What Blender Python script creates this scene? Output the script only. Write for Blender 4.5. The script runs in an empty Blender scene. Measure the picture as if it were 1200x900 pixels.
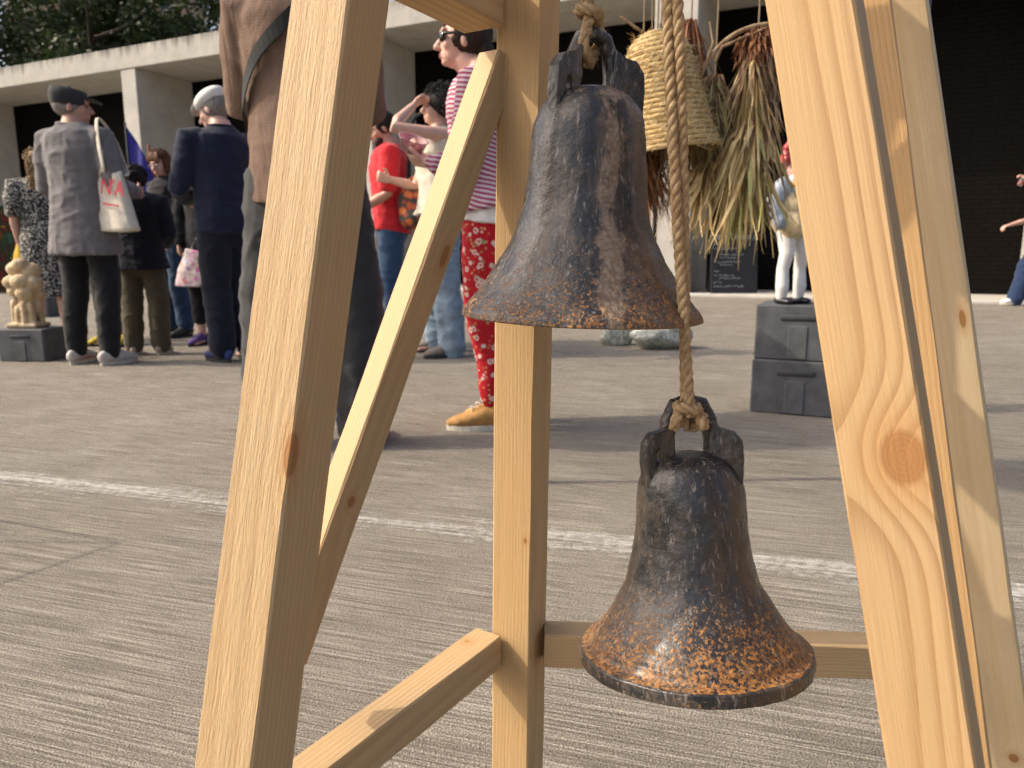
import bpy, math, random
import numpy as np
from mathutils import Vector, Matrix, noise

# ------------------------------------------------------------------ camera, world, sun, exposure
scene = bpy.context.scene
R = math.radians
CAM_H = 0.70                      # the photographer crouches
FPX = 866.0                       # focal length in photograph pixels (26 mm equivalent)
PITCH = math.atan(153.0 / FPX)    # horizon at row 297 of 900
cam_d = bpy.data.cameras.new("camera")
cam = bpy.data.objects.new("camera", cam_d)
scene.collection.objects.link(cam)
cam.location = (0, 0, CAM_H)
cam.rotation_euler = (math.pi / 2 - PITCH, 0, 0)
cam_d.sensor_width = 36.0
cam_d.lens = FPX / 1200.0 * 36.0
cam_d.clip_start = 0.01
cam_d.clip_end = 1000.0
cam_d.dof.use_dof = True
cam_d.dof.focus_distance = 0.68
cam_d.dof.aperture_fstop = 11.0
scene.camera = cam

SUN_EL, SUN_A = 40.0, 2.5         # sun from the left, a little from the camera side
to_sun = Vector((-math.cos(R(SUN_EL)) * math.cos(R(SUN_A)), -math.cos(R(SUN_EL)) * math.sin(R(SUN_A)), math.sin(R(SUN_EL))))
world = bpy.data.worlds.new("World")
scene.world = world
world.use_nodes = True
wn = world.node_tree
sky = wn.nodes.new("ShaderNodeTexSky")
sky.sky_type = 'NISHITA'
sky.sun_disc = False
sky.sun_elevation = R(SUN_EL)
sky.sun_rotation = math.atan2(to_sun.x, to_sun.y)
sky.air_density = 0.8
sky.dust_density = 6.0
sky.ozone_density = 0.4
bg = wn.nodes["Background"]
bg.inputs["Strength"].default_value = 0.15
wn.links.new(sky.outputs[0], bg.inputs["Color"])
sun_d = bpy.data.lights.new("sun", 'SUN')
sun_d.energy = 2.05
sun_d.angle = R(0.53)
sun_d.color = (1.0, 0.895, 0.74)
sun = bpy.data.objects.new("sun", sun_d)
scene.collection.objects.link(sun)
sun.rotation_euler = to_sun.to_track_quat('Z', 'Y').to_euler()
sun.location = to_sun * 30
scene.view_settings.view_transform = 'Standard'
scene.view_settings.look = 'None'
scene.view_settings.gamma = 1.0
scene.view_settings.exposure = 0.76
scene.cycles.use_denoising = True
scene.cycles.denoising_prefilter = 'NONE'
scene.cycles.max_bounces = 5
scene.cycles.transparent_max_bounces = 8

# ------------------------------------------------------------------ helpers
def at(px, py, Y):
    """world point seen at photograph pixel (px, py) at forward distance Y"""
    u, v = (px - 600) / FPX, (450 - py) / FPX
    d = Vector((u, math.cos(PITCH) + v * math.sin(PITCH), -math.sin(PITCH) + v * math.cos(PITCH)))
    return Vector((0, 0, CAM_H)) + d * (Y / d.y)
def gnd(px, py, z=0.0):
    u, v = (px - 600) / FPX, (450 - py) / FPX
    d = Vector((u, math.cos(PITCH) + v * math.sin(PITCH), -math.sin(PITCH) + v * math.cos(PITCH)))
    return Vector((0, 0, CAM_H)) + d * ((z - CAM_H) / d.z)
def depth_of(p):
    return p.y * math.cos(PITCH) + (CAM_H - p.z) * math.sin(PITCH)
def row_of(p):
    return 450 - FPX * ((p.z - CAM_H) * math.cos(PITCH) + p.y * math.sin(PITCH)) / depth_of(p)

class MB:
    """collects faces for ONE mesh"""
    def __init__(s): s.v, s.f, s.mi = [], [], []
    def add(s, verts, faces, mi=0):
        o = len(s.v); s.v += [tuple(p) for p in verts]
        s.f += [tuple(i + o for i in f) for f in faces]; s.mi += [mi] * len(faces)
    def box(s, c, size, rot=None, mi=0, taper=1.0):
        hx, hy, hz = size[0] / 2, size[1] / 2, size[2] / 2
        vs = [Vector((x * (taper if z > 0 else 1), y * (taper if z > 0 else 1), z)) for z in (-hz, hz) for x, y in ((-hx, -hy), (hx, -hy), (hx, hy), (-hx, hy))]
        if rot is not None: vs = [rot @ p for p in vs]
        c = Vector(c)
        s.add([p + c for p in vs], [(3, 2, 1, 0), (4, 5, 6, 7), (0, 1, 5, 4), (1, 2, 6, 5), (2, 3, 7, 6), (3, 0, 4, 7)], mi)
    def bbox(s, c, size, b, rot=None, mi=0):
        """box with bevelled edges"""
        h = [d / 2 for d in size]; c = Vector(c); vs, fs = [], []
        b = min(b, min(h) * .9); idx = {}
        for sx in (-1, 1):
            for sy in (-1, 1):
                for sz in (-1, 1):
                    for k in range(3):
                        p = [sx * (h[0] - b), sy * (h[1] - b), sz * (h[2] - b)]
                        p[k] = (sx, sy, sz)[k] * h[k]
                        idx[(sx, sy, sz, k)] = len(vs); vs.append(Vector(p))
        def ctr(f): return sum((vs[i] for i in f), Vector()) / len(f)
        for k in range(3):
            a, d = [i for i in range(3) if i != k]
            for sg in (-1, 1):
                f = []
                for q, w in ((-1, -1), (1, -1), (1, 1), (-1, 1)):
                    t = [0, 0, 0]; t[k] = sg; t[a] = q; t[d] = w; f.append(idx[(*t, k)])
                fs.append(f)
            for q in (-1, 1):
                for w in (-1, 1):
                    t0 = [0, 0, 0]; t1 = [0, 0, 0]; t0[k] = -1; t1[k] = 1
                    for t in (t0, t1): t[a] = q; t[d] = w
                    fs.append([idx[(*t0, a)], idx[(*t1, a)], idx[(*t1, d)], idx[(*t0, d)]])
        for sx in (-1, 1):
            for sy in (-1, 1):
                for sz in (-1, 1): fs.append([idx[(sx, sy, sz, k)] for k in range(3)])
        out = []
        for f in fs:
            n = (vs[f[1]] - vs[f[0]]).cross(vs[f[2]] - vs[f[0]])
            out.append(f if n.dot(ctr(f)) > 0 else f[::-1])
        if rot is not None: vs = [rot @ p for p in vs]
        s.add([p + c for p in vs], out, mi)
    def loft(s, pts, rad, ref=(1, 0, 0), n=14, caps=True, mi=0, flat=False):
        """tube along pts; rad: r or (ra, rb) per point; ra along ref, rb across"""
        pts = [Vector(p) for p in pts]; rad = [(r, r) if not isinstance(r, (tuple, list)) else r for r in rad]
        m = len(pts); rings = []
        for i in range(m):
            t = (pts[min(i + 1, m - 1)] - pts[max(i - 1, 0)]).normalized()
            a = Vector(ref) - t * Vector(ref).dot(t)
            if a.length < 1e-4: a = t.orthogonal()
            a.normalize(); rings.append((pts[i], a, t.cross(a), rad[i], t))
        full = []
        if caps and not flat:
            p, a, b, r, t = rings[0]; q = min(r)
            full += [(p - t * q * .95, a, b, (r[0] * .35, r[1] * .35)), (p - t * q * .65, a, b, (r[0] * .76, r[1] * .76))]
        full += [x[:4] for x in rings]
        if caps and not flat:
            p, a, b, r, t = rings[-1]; q = min(r)
            full += [(p + t * q * .65, a, b, (r[0] * .76, r[1] * .76)), (p + t * q * .95, a, b, (r[0] * .35, r[1] * .35))]
        vs, fs = [], []
        for p, a, b, r in full:
            for k in range(n):
                an = 2 * math.pi * k / n
                vs.append(p + a * (r[0] * math.cos(an)) + b * (r[1] * math.sin(an)))
        L = len(full)
        for i in range(L - 1):
            for k in range(n):
                k2 = (k + 1) % n
                fs.append((i * n + k, i * n + k2, (i + 1) * n + k2, (i + 1) * n + k))
        if caps:
            fs.append(tuple(range(n - 1, -1, -1))); fs.append(tuple((L - 1) * n + k for k in range(n)))
        s.add(vs, fs, mi)
    def ell(s, c, r, rot=None, n=16, m=10, mi=0):
        c = Vector(c); vs = [Vector((0, 0, -1))]
        for i in range(1, m):
            ph = -math.pi / 2 + math.pi * i / m
            for k in range(n):
                an = 2 * math.pi * k / n
                vs.append(Vector((math.cos(ph) * math.cos(an), math.cos(ph) * math.sin(an), math.sin(ph))))
        vs.append(Vector((0, 0, 1))); fs = []
        for k in range(n): fs.append((0, 1 + (k + 1) % n, 1 + k))
        for i in range(m - 2):
            for k in range(n):
                a = 1 + i * n; k2 = (k + 1) % n
                fs.append((a + k, a + k2, a + n + k2, a + n + k))
        top = len(vs) - 1; a = 1 + (m - 2) * n
        for k in range(n): fs.append((a + k, a + (k + 1) % n, top))
        vs = [Vector((p.x * r[0], p.y * r[1], p.z * r[2])) for p in vs]
        if rot is not None: vs = [rot @ p for p in vs]
        s.add([p + c for p in vs], fs, mi)
    def lathe(s, prof, n=48, mi=0, c=(0, 0, 0)):
        """prof: list of (r, z) from bottom outside upward; r==0 closes"""
        vs, fs = [], []; c = Vector(c)
        for r, z in prof:
            for k in range(n):
                an = 2 * math.pi * k / n
                vs.append(c + Vector((r * math.cos(an), r * math.sin(an), z)))
        for i in range(len(prof) - 1):
            for k in range(n):
                k2 = (k + 1) % n
                fs.append((i * n + k, i * n + k2, (i + 1) * n + k2, (i + 1) * n + k))
        s.add(vs, fs, mi)
    def prism(s, outline, t, M=None, mi=0):
        """outline in local xz, thickness t along y"""
        n = len(outline); vs = [Vector((x, -t / 2, z)) for x, z in outline] + [Vector((x, t / 2, z)) for x, z in outline]
        if M is not None: vs = [M @ p for p in vs]
        fs = [tuple(range(n)), tuple(range(2 * n - 1, n - 1, -1))] + [((i + 1) % n, i, n + i, n + (i + 1) % n) for i in range(n)]
        s.add(vs, fs, mi)
    def mesh(s, name, smooth=True):
        me = bpy.data.meshes.new(name); me.from_pydata(s.v, [], s.f)
        if any(s.mi): me.polygons.foreach_set("material_index", s.mi)
        if smooth: me.polygons.foreach_set("use_smooth", [True] * len(me.polygons))
        me.update(); return me
    def build(s, name, mat, parent=None, smooth=True):
        return obj(name, s.mesh(name, smooth), mat, parent)

def obj(name, me, mat, parent=None):
    for m in (mat if isinstance(mat, (list, tuple)) else [mat]):
        if m: me.materials.append(m)
    o = bpy.data.objects.new(name, me); scene.collection.objects.link(o)
    if parent is not None: o.parent = parent
    return o
def tag(o, label, cat, group=None):
    o["label"] = label; o["category"] = cat
    if group: o["group"] = group
    return o
def thing(name, label, cat, loc=(0, 0, 0), rz=0.0, group=None):
    o = bpy.data.objects.new(name, None); scene.collection.objects.link(o)
    o.location = loc; o.rotation_euler = (0, 0, rz); o.empty_display_size = .05
    return tag(o, label, cat, group)
def structure(o): o["kind"] = "structure"; return o

def remesh(mb, name, voxel, smooth=3, wrinkle=None, factor=.5):
    """fuse overlapping closed shapes of mb into one continuous surface"""
    tmp = bpy.data.objects.new("tmp", mb.mesh("tmp")); scene.collection.objects.link(tmp)
    m = tmp.modifiers.new("r", 'REMESH'); m.mode = 'VOXEL'; m.voxel_size = voxel; m.use_smooth_shade = True
    if smooth:
        k = tmp.modifiers.new("s", 'SMOOTH'); k.iterations = smooth; k.factor = factor
    dg = bpy.context.evaluated_depsgraph_get(); dg.update()
    me = bpy.data.meshes.new_from_object(tmp.evaluated_get(dg)); me.name = name
    old = tmp.data; bpy.data.objects.remove(tmp); bpy.data.meshes.remove(old)
    me.materials.clear()
    if wrinkle:
        me.update(); co = [v.co.copy() for v in me.vertices]; nn = [v.normal.copy() for v in me.vertices]
        for i, (p, q) in enumerate(zip(co, nn)): me.vertices[i].co = p + q * wrinkle(p)
    me.polygons.foreach_set("use_smooth", [True] * len(me.polygons)); me.update()
    return me

# ------------------------------------------------------------------ material helpers
class NT:
    def __init__(s, name):
        s.m = bpy.data.materials.new(name); s.m.use_nodes = True; s.t = s.m.node_tree
        s.b = s.t.nodes["Principled BSDF"]
    def n(s, typ, **kw):
        x = s.t.nodes.new(typ)
        for k, v in kw.items(): setattr(x, k, v)
        return x
    def set(s, sock, v):
        if isinstance(v, bpy.types.NodeSocket): s.t.links.new(v, sock)
        elif v is not None:
            if isinstance(v, (tuple, list)) and len(v) == 3 and sock.type == 'RGBA': v = (*v, 1)
            sock.default_value = v
    def coord(s, kind="Object"): return s.n("ShaderNodeTexCoord").outputs[kind]
    def pos(s): return s.n("ShaderNodeNewGeometry").outputs["Position"]
    def mapping(s, vec, loc=(0, 0, 0), rot=(0, 0, 0), scale=(1, 1, 1)):
        x = s.n("ShaderNodeMapping"); s.set(x.inputs[0], vec)
        x.inputs["Location"].default_value = loc; x.inputs["Rotation"].default_value = rot; x.inputs["Scale"].default_value = scale
        return x.outputs[0]
    def noise(s, vec, scale=5, detail=4, rough=.55, dist=0, out=0):
        x = s.n("ShaderNodeTexNoise"); s.set(x.inputs["Vector"], vec)
        x.inputs["Scale"].default_value = scale; x.inputs["Detail"].default_value = detail
        x.inputs["Roughness"].default_value = rough; x.inputs["Distortion"].default_value = dist
        return x.outputs[out]
    def voro(s, vec, scale=5, feature='F1', out=0, rnd=1.0):
        x = s.n("ShaderNodeTexVoronoi", feature=feature); s.set(x.inputs["Vector"], vec)
        x.inputs["Scale"].default_value = scale; x.inputs["Randomness"].default_value = rnd
        return x.outputs[out]
    def math(s, op, a, b=0.0, c=None, clamp=False):
        x = s.n("ShaderNodeMath", operation=op); x.use_clamp = clamp
        s.set(x.inputs[0], a); s.set(x.inputs[1], b)
        if c is not None: s.set(x.inputs[2], c)
        return x.outputs[0]
    def ramp(s, fac, stops, interp='LINEAR'):
        x = s.n("ShaderNodeValToRGB"); cr = x.color_ramp; cr.interpolation = interp
        while len(cr.elements) < len(stops): cr.elements.new(.5)
        for e, (p, c) in zip(cr.elements, stops):
            e.position = p; e.color = (*c, 1) if isinstance(c, (tuple, list)) else (c, c, c, 1)
        s.set(x.inputs[0], fac); return x.outputs[0]
    def mix(s, fac, a, b, blend='MIX'):
        x = s.n("ShaderNodeMix", data_type='RGBA', blend_type=blend)
        s.set(x.inputs[0], fac); s.set(x.inputs[6], a); s.set(x.inputs[7], b)
        return x.outputs[2]
    def sep(s, vec):
        x = s.n("ShaderNodeSeparateXYZ"); s.set(x.inputs[0], vec); return x.outputs
    def comb(s, x_, y_, z_):
        x = s.n("ShaderNodeCombineXYZ")
        for i, v in enumerate((x_, y_, z_)): s.set(x.inputs[i], v)
        return x.outputs[0]
    def bump(s, h, strength=.5, dist=.01, normal=None):
        x = s.n("ShaderNodeBump"); x.inputs["Strength"].default_value = strength
        x.inputs["Distance"].default_value = dist; s.set(x.inputs["Height"], h)
        if normal is not None: s.set(x.inputs["Normal"], normal)
        return x.outputs[0]
    def out(s, color=None, rough=None, normal=None, metal=None, spec=None, **kw):
        for k, v in (("Base Color", color), ("Roughness", rough), ("Normal", normal), ("Metallic", metal), ("Specular IOR Level", spec)):
            if v is not None: s.set(s.b.inputs[k], v)
        for k, v in kw.items(): s.set(s.b.inputs[k], v)
        return s.m

def m_plain(name, col, rough=.6, var=.12, scale=30, bump=.15, dist=.003, **kw):
    """painted / moulded surface with slight mottling and relief"""
    t = NT(name); c = t.coord()
    a = t.noise(c, scale, 5, .6)
    col2 = tuple(x * (1 - var * 2) for x in col); col3 = tuple(min(1, x * (1 + var)) for x in col)
    rg = t.math('ADD', t.math('MULTIPLY', a, .3), rough - .15)
    return t.out(t.ramp(a, [(.3, col2), (.7, col3)]), rg, t.bump(a, bump, dist), **kw)
def m_cloth(name, col, weave=900, var=.15, rough=.9, folds=.5, sheen=.15):
    t = NT(name); c = t.coord()
    a = t.noise(c, 12, 4, .6); w = t.noise(t.mapping(c, scale=(1, 1, 1)), weave, 2, .5)
    f = t.noise(t.mapping(c, rot=(.3, .2, .5), scale=(8, 8, 2.2)), 1.0, 1.5, .4, .6)
    f2 = t.noise(t.mapping(c, rot=(0, .6, .2), scale=(5, 5, 16)), 1.0, 1, .4, .6)
    colr = t.ramp(a, [(.3, tuple(x * (1 - var) for x in col)), (.72, tuple(min(1, x * (1 + var)) for x in col))])
    nb = t.bump(t.math('ADD', f, t.math('MULTIPLY', f2, .3)), folds, .022)
    nb = t.bump(w, .25, .001, nb)
    return t.out(colr, rough, nb, spec=.2, **{"Sheen Weight": sheen})
def m_skin(name, col):
    t = NT(name); c = t.coord(); a = t.noise(c, 25, 4, .6)
    return t.out(t.ramp(a, [(.3, tuple(x * .86 for x in col)), (.7, (min(1, col[0] * 1.06), col[1], col[2]))]), .5, t.bump(t.noise(c, 300, 2), .1, .001),
                 **{"Subsurface Weight": .12, "Subsurface Radius": (.01, .004, .002), "Subsurface Scale": .5})
# ------------------------------------------------------------------ the ground
g0, g1 = gnd(0, 561), gnd(1000, 676)
BRUSH = math.atan2(g1.y - g0.y, g1.x - g0.x)
t = NT("brushed concrete"); P = t.pos()
q = t.mapping(P, rot=(0, 0, -BRUSH))
ridge = t.noise(t.mapping(q, scale=(3.5, 210, 1)), 1.0, 3, .72)
sweep = t.noise(t.mapping(q, scale=(1.1, 55, 1)), 1.0, 2, .6)
grit = t.noise(P, 300, 2, .7)
patch = t.noise(t.mapping(q, scale=(2.8, 3.6, 1)), 1.0, 5, .7)
big = t.noise(P, .8, 3, .6)
stone = t.voro(P, 85, out=0)
amp = t.ramp(patch, [(.36, .5), (.62, 1.0)])
rel = t.math('ADD', t.math('MULTIPLY', ridge, 1.0), t.math('ADD', t.math('MULTIPLY', sweep, .05), t.math('MULTIPLY', grit, .85)))
hgt = t.math('MULTIPLY', rel, amp)
val = t.math('ADD', t.math('MULTIPLY', rel, .53), t.math('MULTIPLY', patch, .17))
col = t.ramp(val, [(.43, (.046, .040, .032)), (.51, (.152, .132, .106)), (.595, (.255, .225, .183)), (.67, (.52, .475, .395))])
col = t.mix(t.ramp(big, [(.35, .3), (.65, 0.0)]), col, (.16, .132, .10))
col = t.mix(t.ramp(stone, [(.06, .85), (.12, 0.0)]), col, (.045, .036, .028))
M_GROUND = t.out(col, .9, t.bump(hgt, 1.0, .008), spec=.2)
mb = MB()
xs = [-160, -40, -12, -5, -2, -.5, .5, 2, 5, 12, 40, 160]; ys = [-40, -10, -2, 0, 1, 2, 4, 8, 16, 40, 160]
vs = [(x, y, 0) for y in ys for x in xs]
mb.add(vs, [(j * len(xs) + i, j * len(xs) + i + 1, (j + 1) * len(xs) + i + 1, (j + 1) * len(xs) + i) for j in range(len(ys) - 1) for i in range(len(xs) - 1)])
structure(mb.build("ground", M_GROUND, smooth=False))

# worn white line painted on the concrete
t = NT("worn white road paint"); P = t.pos(); q = t.mapping(P, rot=(0, 0, -BRUSH)); oc = t.sep(t.coord())
edge = t.math('ABSOLUTE', oc[1])
wear = t.noise(t.mapping(q, scale=(4, 90, 1)), 1.0, 5, .65, .2); wear2 = t.noise(P, 45, 5, .7); wear3 = t.noise(t.mapping(q, scale=(1.1, 9, 1)), 1.0, 4, .6)
w = t.math('ADD', t.math('MULTIPLY', wear, .65), t.math('ADD', t.math('MULTIPLY', wear2, .45), t.math('MULTIPLY', wear3, .55)))
w = t.math('SUBTRACT', w, t.math('MULTIPLY', edge, 1.7))
mask = t.ramp(w, [(.715, 0.0), (.97, .78)])
tr = t.n("ShaderNodeBsdfTransparent"); mx = t.n("ShaderNodeMixShader")
t.out((.62, .60, .55), .8, t.bump(t.math('ADD', wear, t.math('MULTIPLY', wear2, .6)), .7, .006))
t.t.links.new(mask, mx.inputs[0]); t.t.links.new(tr.outputs[0], mx.inputs[1]); t.t.links.new(t.b.outputs[0], mx.inputs[2])
t.t.links.new(mx.outputs[0], t.t.nodes["Material Output"].inputs["Surface"])
mb = MB(); W = .10
for i in range(60):
    a, b = -4 + i * .25, -4 + (i + 1) * .25
    mb.add([(a, -W, 0), (b, -W, 0), (b, W, 0), (a, W, 0)], [(0, 1, 2, 3)])
o = structure(mb.build("painted_line", t.m, smooth=False)); o.location = (g0.x, g0.y, .004); o.rotation_euler = (0, 0, BRUSH)

# ------------------------------------------------------------------ the concrete building behind
fd = Vector((-.904, .427, 0)).normalized(); fn = Vector((-fd.y, fd.x, 0)); fn = fn if fn.y < 0 else -fn   # along, outward
P0 = gnd(790, 346)
def hit(px, py, p0, n):
    u, v = (px - 600) / FPX, (450 - py) / FPX
    d = Vector((u, math.cos(PITCH) + v * math.sin(PITCH), -math.sin(PITCH) + v * math.cos(PITCH))); c = Vector((0, 0, CAM_H))
    return c + d * ((p0 - c).dot(n) / d.dot(n))
def fu(px, py):
    p = hit(px, py, P0, fn); return (p - P0).dot(fd), p.z
ZB = (fu(0, 104)[1] + fu(451, 33)[1]) / 2          # underside of roof slab
ZT = (fu(0, 79)[1] + fu(258, 37)[1]) / 2
uA0, uA1 = fu(145, 130)[0], fu(162, 130)[0]
uC0, uC1 = fu(408, 190)[0], fu(437, 190)[0]
uD0, uD1 = fu(758, 320)[0], fu(806, 320)[0]
REC = (hit(229, 150, P0 + fd * uA1, fd) - (P0 + fd * uA1)).dot(-fn)
uL1 = (hit(24, 200, P0 - fn * REC, fn) - P0).dot(fd)
print("BUILDING", ZB, ZT, uA0, uA1, uC0, uC1, uD0, uD1, REC, uL1)
def m_concrete(name, col, stain=.0):
    t = NT(name); P = t.coord(); a = t.noise(P, 3, 6, .6); b = t.noise(P, 60, 4, .6)
    c = t.ramp(a, [(.3, tuple(x * .84 for x in col)), (.7, tuple(min(1, x * 1.08) for x in col))])
    c = t.mix(t.ramp(b, [(.3, .3), (.45, 0.0)]), c, tuple(x * .6 for x in col))
    if stain:
        z = t.sep(P)[2]
        run = t.noise(t.mapping(P, scale=(5, 5, .35)), 1.0, 6, .75)
        top = t.math('ADD', t.math('MULTIPLY', z, 1.6), t.math('MULTIPLY', run, 1.9))
        c = t.mix(t.ramp(t.math('MULTIPLY', top, .5), [(.52, 0.0), (.76, .85)]), c, (.05, .046, .042))
    return t.out(c, .85, t.bump(b, .3, .004), spec=.2)
M_CONC = m_concrete("pale weathered concrete", (.46, .44, .395)); M_FASC = m_concrete("stained concrete fascia", (.44, .42, .375), 1)
t = NT("black painted brick"); c = t.coord(); br = t.n("ShaderNodeTexBrick"); t.set(br.inputs["Vector"], t.mapping(c, rot=(R(90), 0, 0)))
br.inputs["Scale"].default_value = 1.0; br.inputs["Brick Width"].default_value = .225; br.inputs["Row Height"].default_value = .075; br.inputs["Mortar Size"].default_value = .009
br.inputs["Color1"].default_value = (.0065, .0056, .005, 1); br.inputs["Color2"].default_value = (.0075, .0065, .0057, 1); br.inputs["Mortar"].default_value = (.003, .003, .003, 1)
M_DARK = t.out(br.outputs[0], .8, t.bump(br.outputs[1], .4, -.006), spec=.05)
bld = thing("concrete_building", "pale concrete building with flat overhanging roof, deep piers and black brick bays", "building", P0, math.atan2(-fd.y, -fd.x))
# local frame: +x to the right along the facade (= -fd), +y into the building
def bpart(name, u0, u1, y0, y1, z0, z1, m, parent=bld, bev=.012):
    x0, x1 = -u1, -u0
    if x0 > x1: x0, x1 = x1, x0
    mb = MB(); mb.bbox((0, 0, 0), (x1 - x0, y1 - y0, z1 - z0), bev); o = mb.build(name, m, parent, smooth=False)
    o.location = ((x0 + x1) / 2, (y0 + y1) / 2, (z0 + z1) / 2); return o
bpart("roof_slab", -16, 34, .08, REC + 2.2, ZB, ZT - .04, M_CONC)
fas = bpart("fascia", -16, 34, -.02, .077, ZB - .003, ZT, M_FASC)
pitch = uC0 - uD0
wid = abs(uD1 - uD0)
cols = [(uD0, uD1), (uC0, uC1), (uA0, uA1), (uL1, uL1 + abs(uA1 - uA0))] + [(uD1 - pitch * .9, uD1 - pitch * .9 + wid)] + [(uL1 + 5.5, uL1 + 6.3), (uL1 + 11, uL1 + 11.8), (uL1 + 16.5, uL1 + 17.3)]
for a, b in cols: bpart("pier", a, b, .004, REC, -.01, ZB - .004, M_CONC)
bpart("back_wall", -16, 34, REC + .004, REC + .4, -.01, ZB - .004, M_DARK)
bpart("floor_slab", -16, 34, -.25, REC, -.05, .045, M_CONC, bev=.015)
# painted board panels low in the far right bay
bpart("skirting", -15, uD1 - .2, REC - .04, REC, .046, .22, M_DARK)

# ------------------------------------------------------------------ trees and flats beyond the roof
def m_leaf(name, col):
    t = NT(name); P = t.coord(); a = t.noise(P, 1.2, 4, .6); b = t.noise(P, 14, 2)
    c = t.ramp(a, [(.3, tuple(x * .55 for x in col)), (.7, tuple(x * 1.25 for x in col))])
    c = t.mix(t.ramp(b, [(.4, 0.0), (.75, .5)]), c, (col[0] * 1.8, col[1] * 1.5, col[2] * .9))
    tl = t.n("ShaderNodeBsdfTranslucent"); t.set(tl.inputs[0], c); mx = t.n("ShaderNodeMixShader"); mx.inputs[0].default_value = .25
    t.out(c, .5, spec=.3); t.t.links.new(t.b.outputs[0], mx.inputs[1]); t.t.links.new(tl.outputs[0], mx.inputs[2])
    t.t.links.new(mx.outputs[0], t.t.nodes["Material Output"].inputs["Surface"]); return t.m
M_LEAF = [m_leaf("dark green leaves", (.030, .052, .016)), m_leaf("mid green leaves", (.045, .070, .018))]
M_BARK = m_plain("grey brown bark", (.075, .058, .042), .9, .3, 12, .6, .03)
def tree(label, loc, h, rad, seed, m, nleaf=7000):
    rnd = random.Random(seed); r = thing("tree", label, "tree", loc, 0, "trees behind the concrete roof")
    mb = MB(); lean = rnd.uniform(-.3, .3)
    tr_pts = [(0, 0, -.1), (lean * .2, 0, h * .25), (lean * .6, .1, h * .5), (lean, .1, h * .8)]
    mb.loft(tr_pts, [.26, .21, .16, .05], n=10)
    limbs = []
    for k in range(11):
        z = h * rnd.uniform(.3, .8); an = rnd.uniform(0, 6.28); L = rad * rnd.uniform(.6, 1.0)
        p0 = Vector((lean * z / h, .05, z)); p2 = p0 + Vector((math.cos(an) * L, math.sin(an) * L, L * rnd.uniform(.1, .7)))
        p1 = (p0 + p2) / 2 + Vector((0, 0, -.2)); mb.loft([p0, p1, p2], [.09, .06, .015], n=6); limbs.append((p1, p2))
    mb.build("trunk", M_BARK, r)
    cl = []
    for p1, p2 in limbs:
        for _ in range(4):
            c = p1.lerp(p2, rnd.uniform(.3, 1.1)) + Vector((rnd.gauss(0, .5), rnd.gauss(0, .5), rnd.gauss(0, .6))); cl.append((c, rnd.uniform(.45, 1.0)))
    for _ in range(16):
        an = rnd.uniform(0, 6.28); q = rad * math.sqrt(rnd.random()) * .95
        cl.append((Vector((math.cos(an) * q, math.sin(an) * q, h * rnd.uniform(.36, 1.02))), rnd.uniform(.5, 1.0)))
    mb = MB()
    for _ in range(nleaf):
        c, cr = rnd.choice(cl); d = Vector((rnd.gauss(0, 1), rnd.gauss(0, 1), rnd.gauss(0, .8))).normalized() * cr * rnd.random() ** .45
        p = c + d; s = rnd.uniform(.09, .18)
        a = Vector((rnd.gauss(0, 1), rnd.gauss(0, 1), rnd.gauss(0, .6))).normalized(); b = a.orthogonal().normalized(); b = (b + a.cross(b) * rnd.uniform(-1, 1)).normalized()
        mb.add([p - a * s, p + b * s * .5, p + a * s, p - b * s * .5], [(0, 1, 2, 3)])
    mb.build("crown", m, r, smooth=False); return r
TREES = [(-70, 31, 13.5, 3.4, "dark leafy tree above the roof at the far left edge"), (25, 33, 14.5, 3.3, "dense tree above the roof over the dark flat cap"),
         (110, 30, 12.5, 3.0, "tree above the roof over the grey jacket, showing tan flats through it"), (190, 33, 14.0, 3.3, "tree above the roof over the white flat cap"),
         (262, 31, 13.0, 2.9, "tree above the roof next to the shoulder of the brown shirt"), (345, 34, 13.0, 3.0, "tree behind the leaning left timber leg, mostly hidden by the brown shirt")]
for i, (px, Y, h, rad, lb) in enumerate(TREES):
    p = at(px, 60, Y); tree(lb, (p.x, p.y, 0), h, rad, 11 + i, M_LEAF[i % 2], 7500)
# block of flats behind the trees
M_TAN = m_plain("tan brick", (.34, .25, .17), .9, .12, 4, .2, .01); M_GLASS = m_plain("dark window glass", (.03, .035, .04), .12, .1, 2, 0)
M_SILL = m_plain("pale stone trim", (.5, .48, .44), .8)
p = at(118, 40, 62)
fl = thing("block_of_flats", "tan brick block of flats glimpsed between the trees", "building", (p.x, p.y, 0), R(14))
mb = MB(); mb.box((0, 5, 11), (13, 10, 22)); mb.build("wall", M_TAN, fl, smooth=False)
mb = MB(); mb.box((0, 5, 22.2), (13.6, 10.6, .4)); mb.build("roof", M_SILL, fl, smooth=False)
wm = None
for r_ in range(3, 8):
    for c_ in range(5):
        mb = MB(); mb.box((-5 + c_ * 2.5, -.02, 1.6 + r_ * 2.7), (1.2, .12, 1.5)); w_ = mb.build("window", M_SILL, fl, smooth=False)
        mb = MB(); mb.box((-5 + c_ * 2.5, -.09, 1.6 + r_ * 2.7), (1.0, .06, 1.3)); mb.build("pane", M_GLASS, w_, smooth=False)

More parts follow.
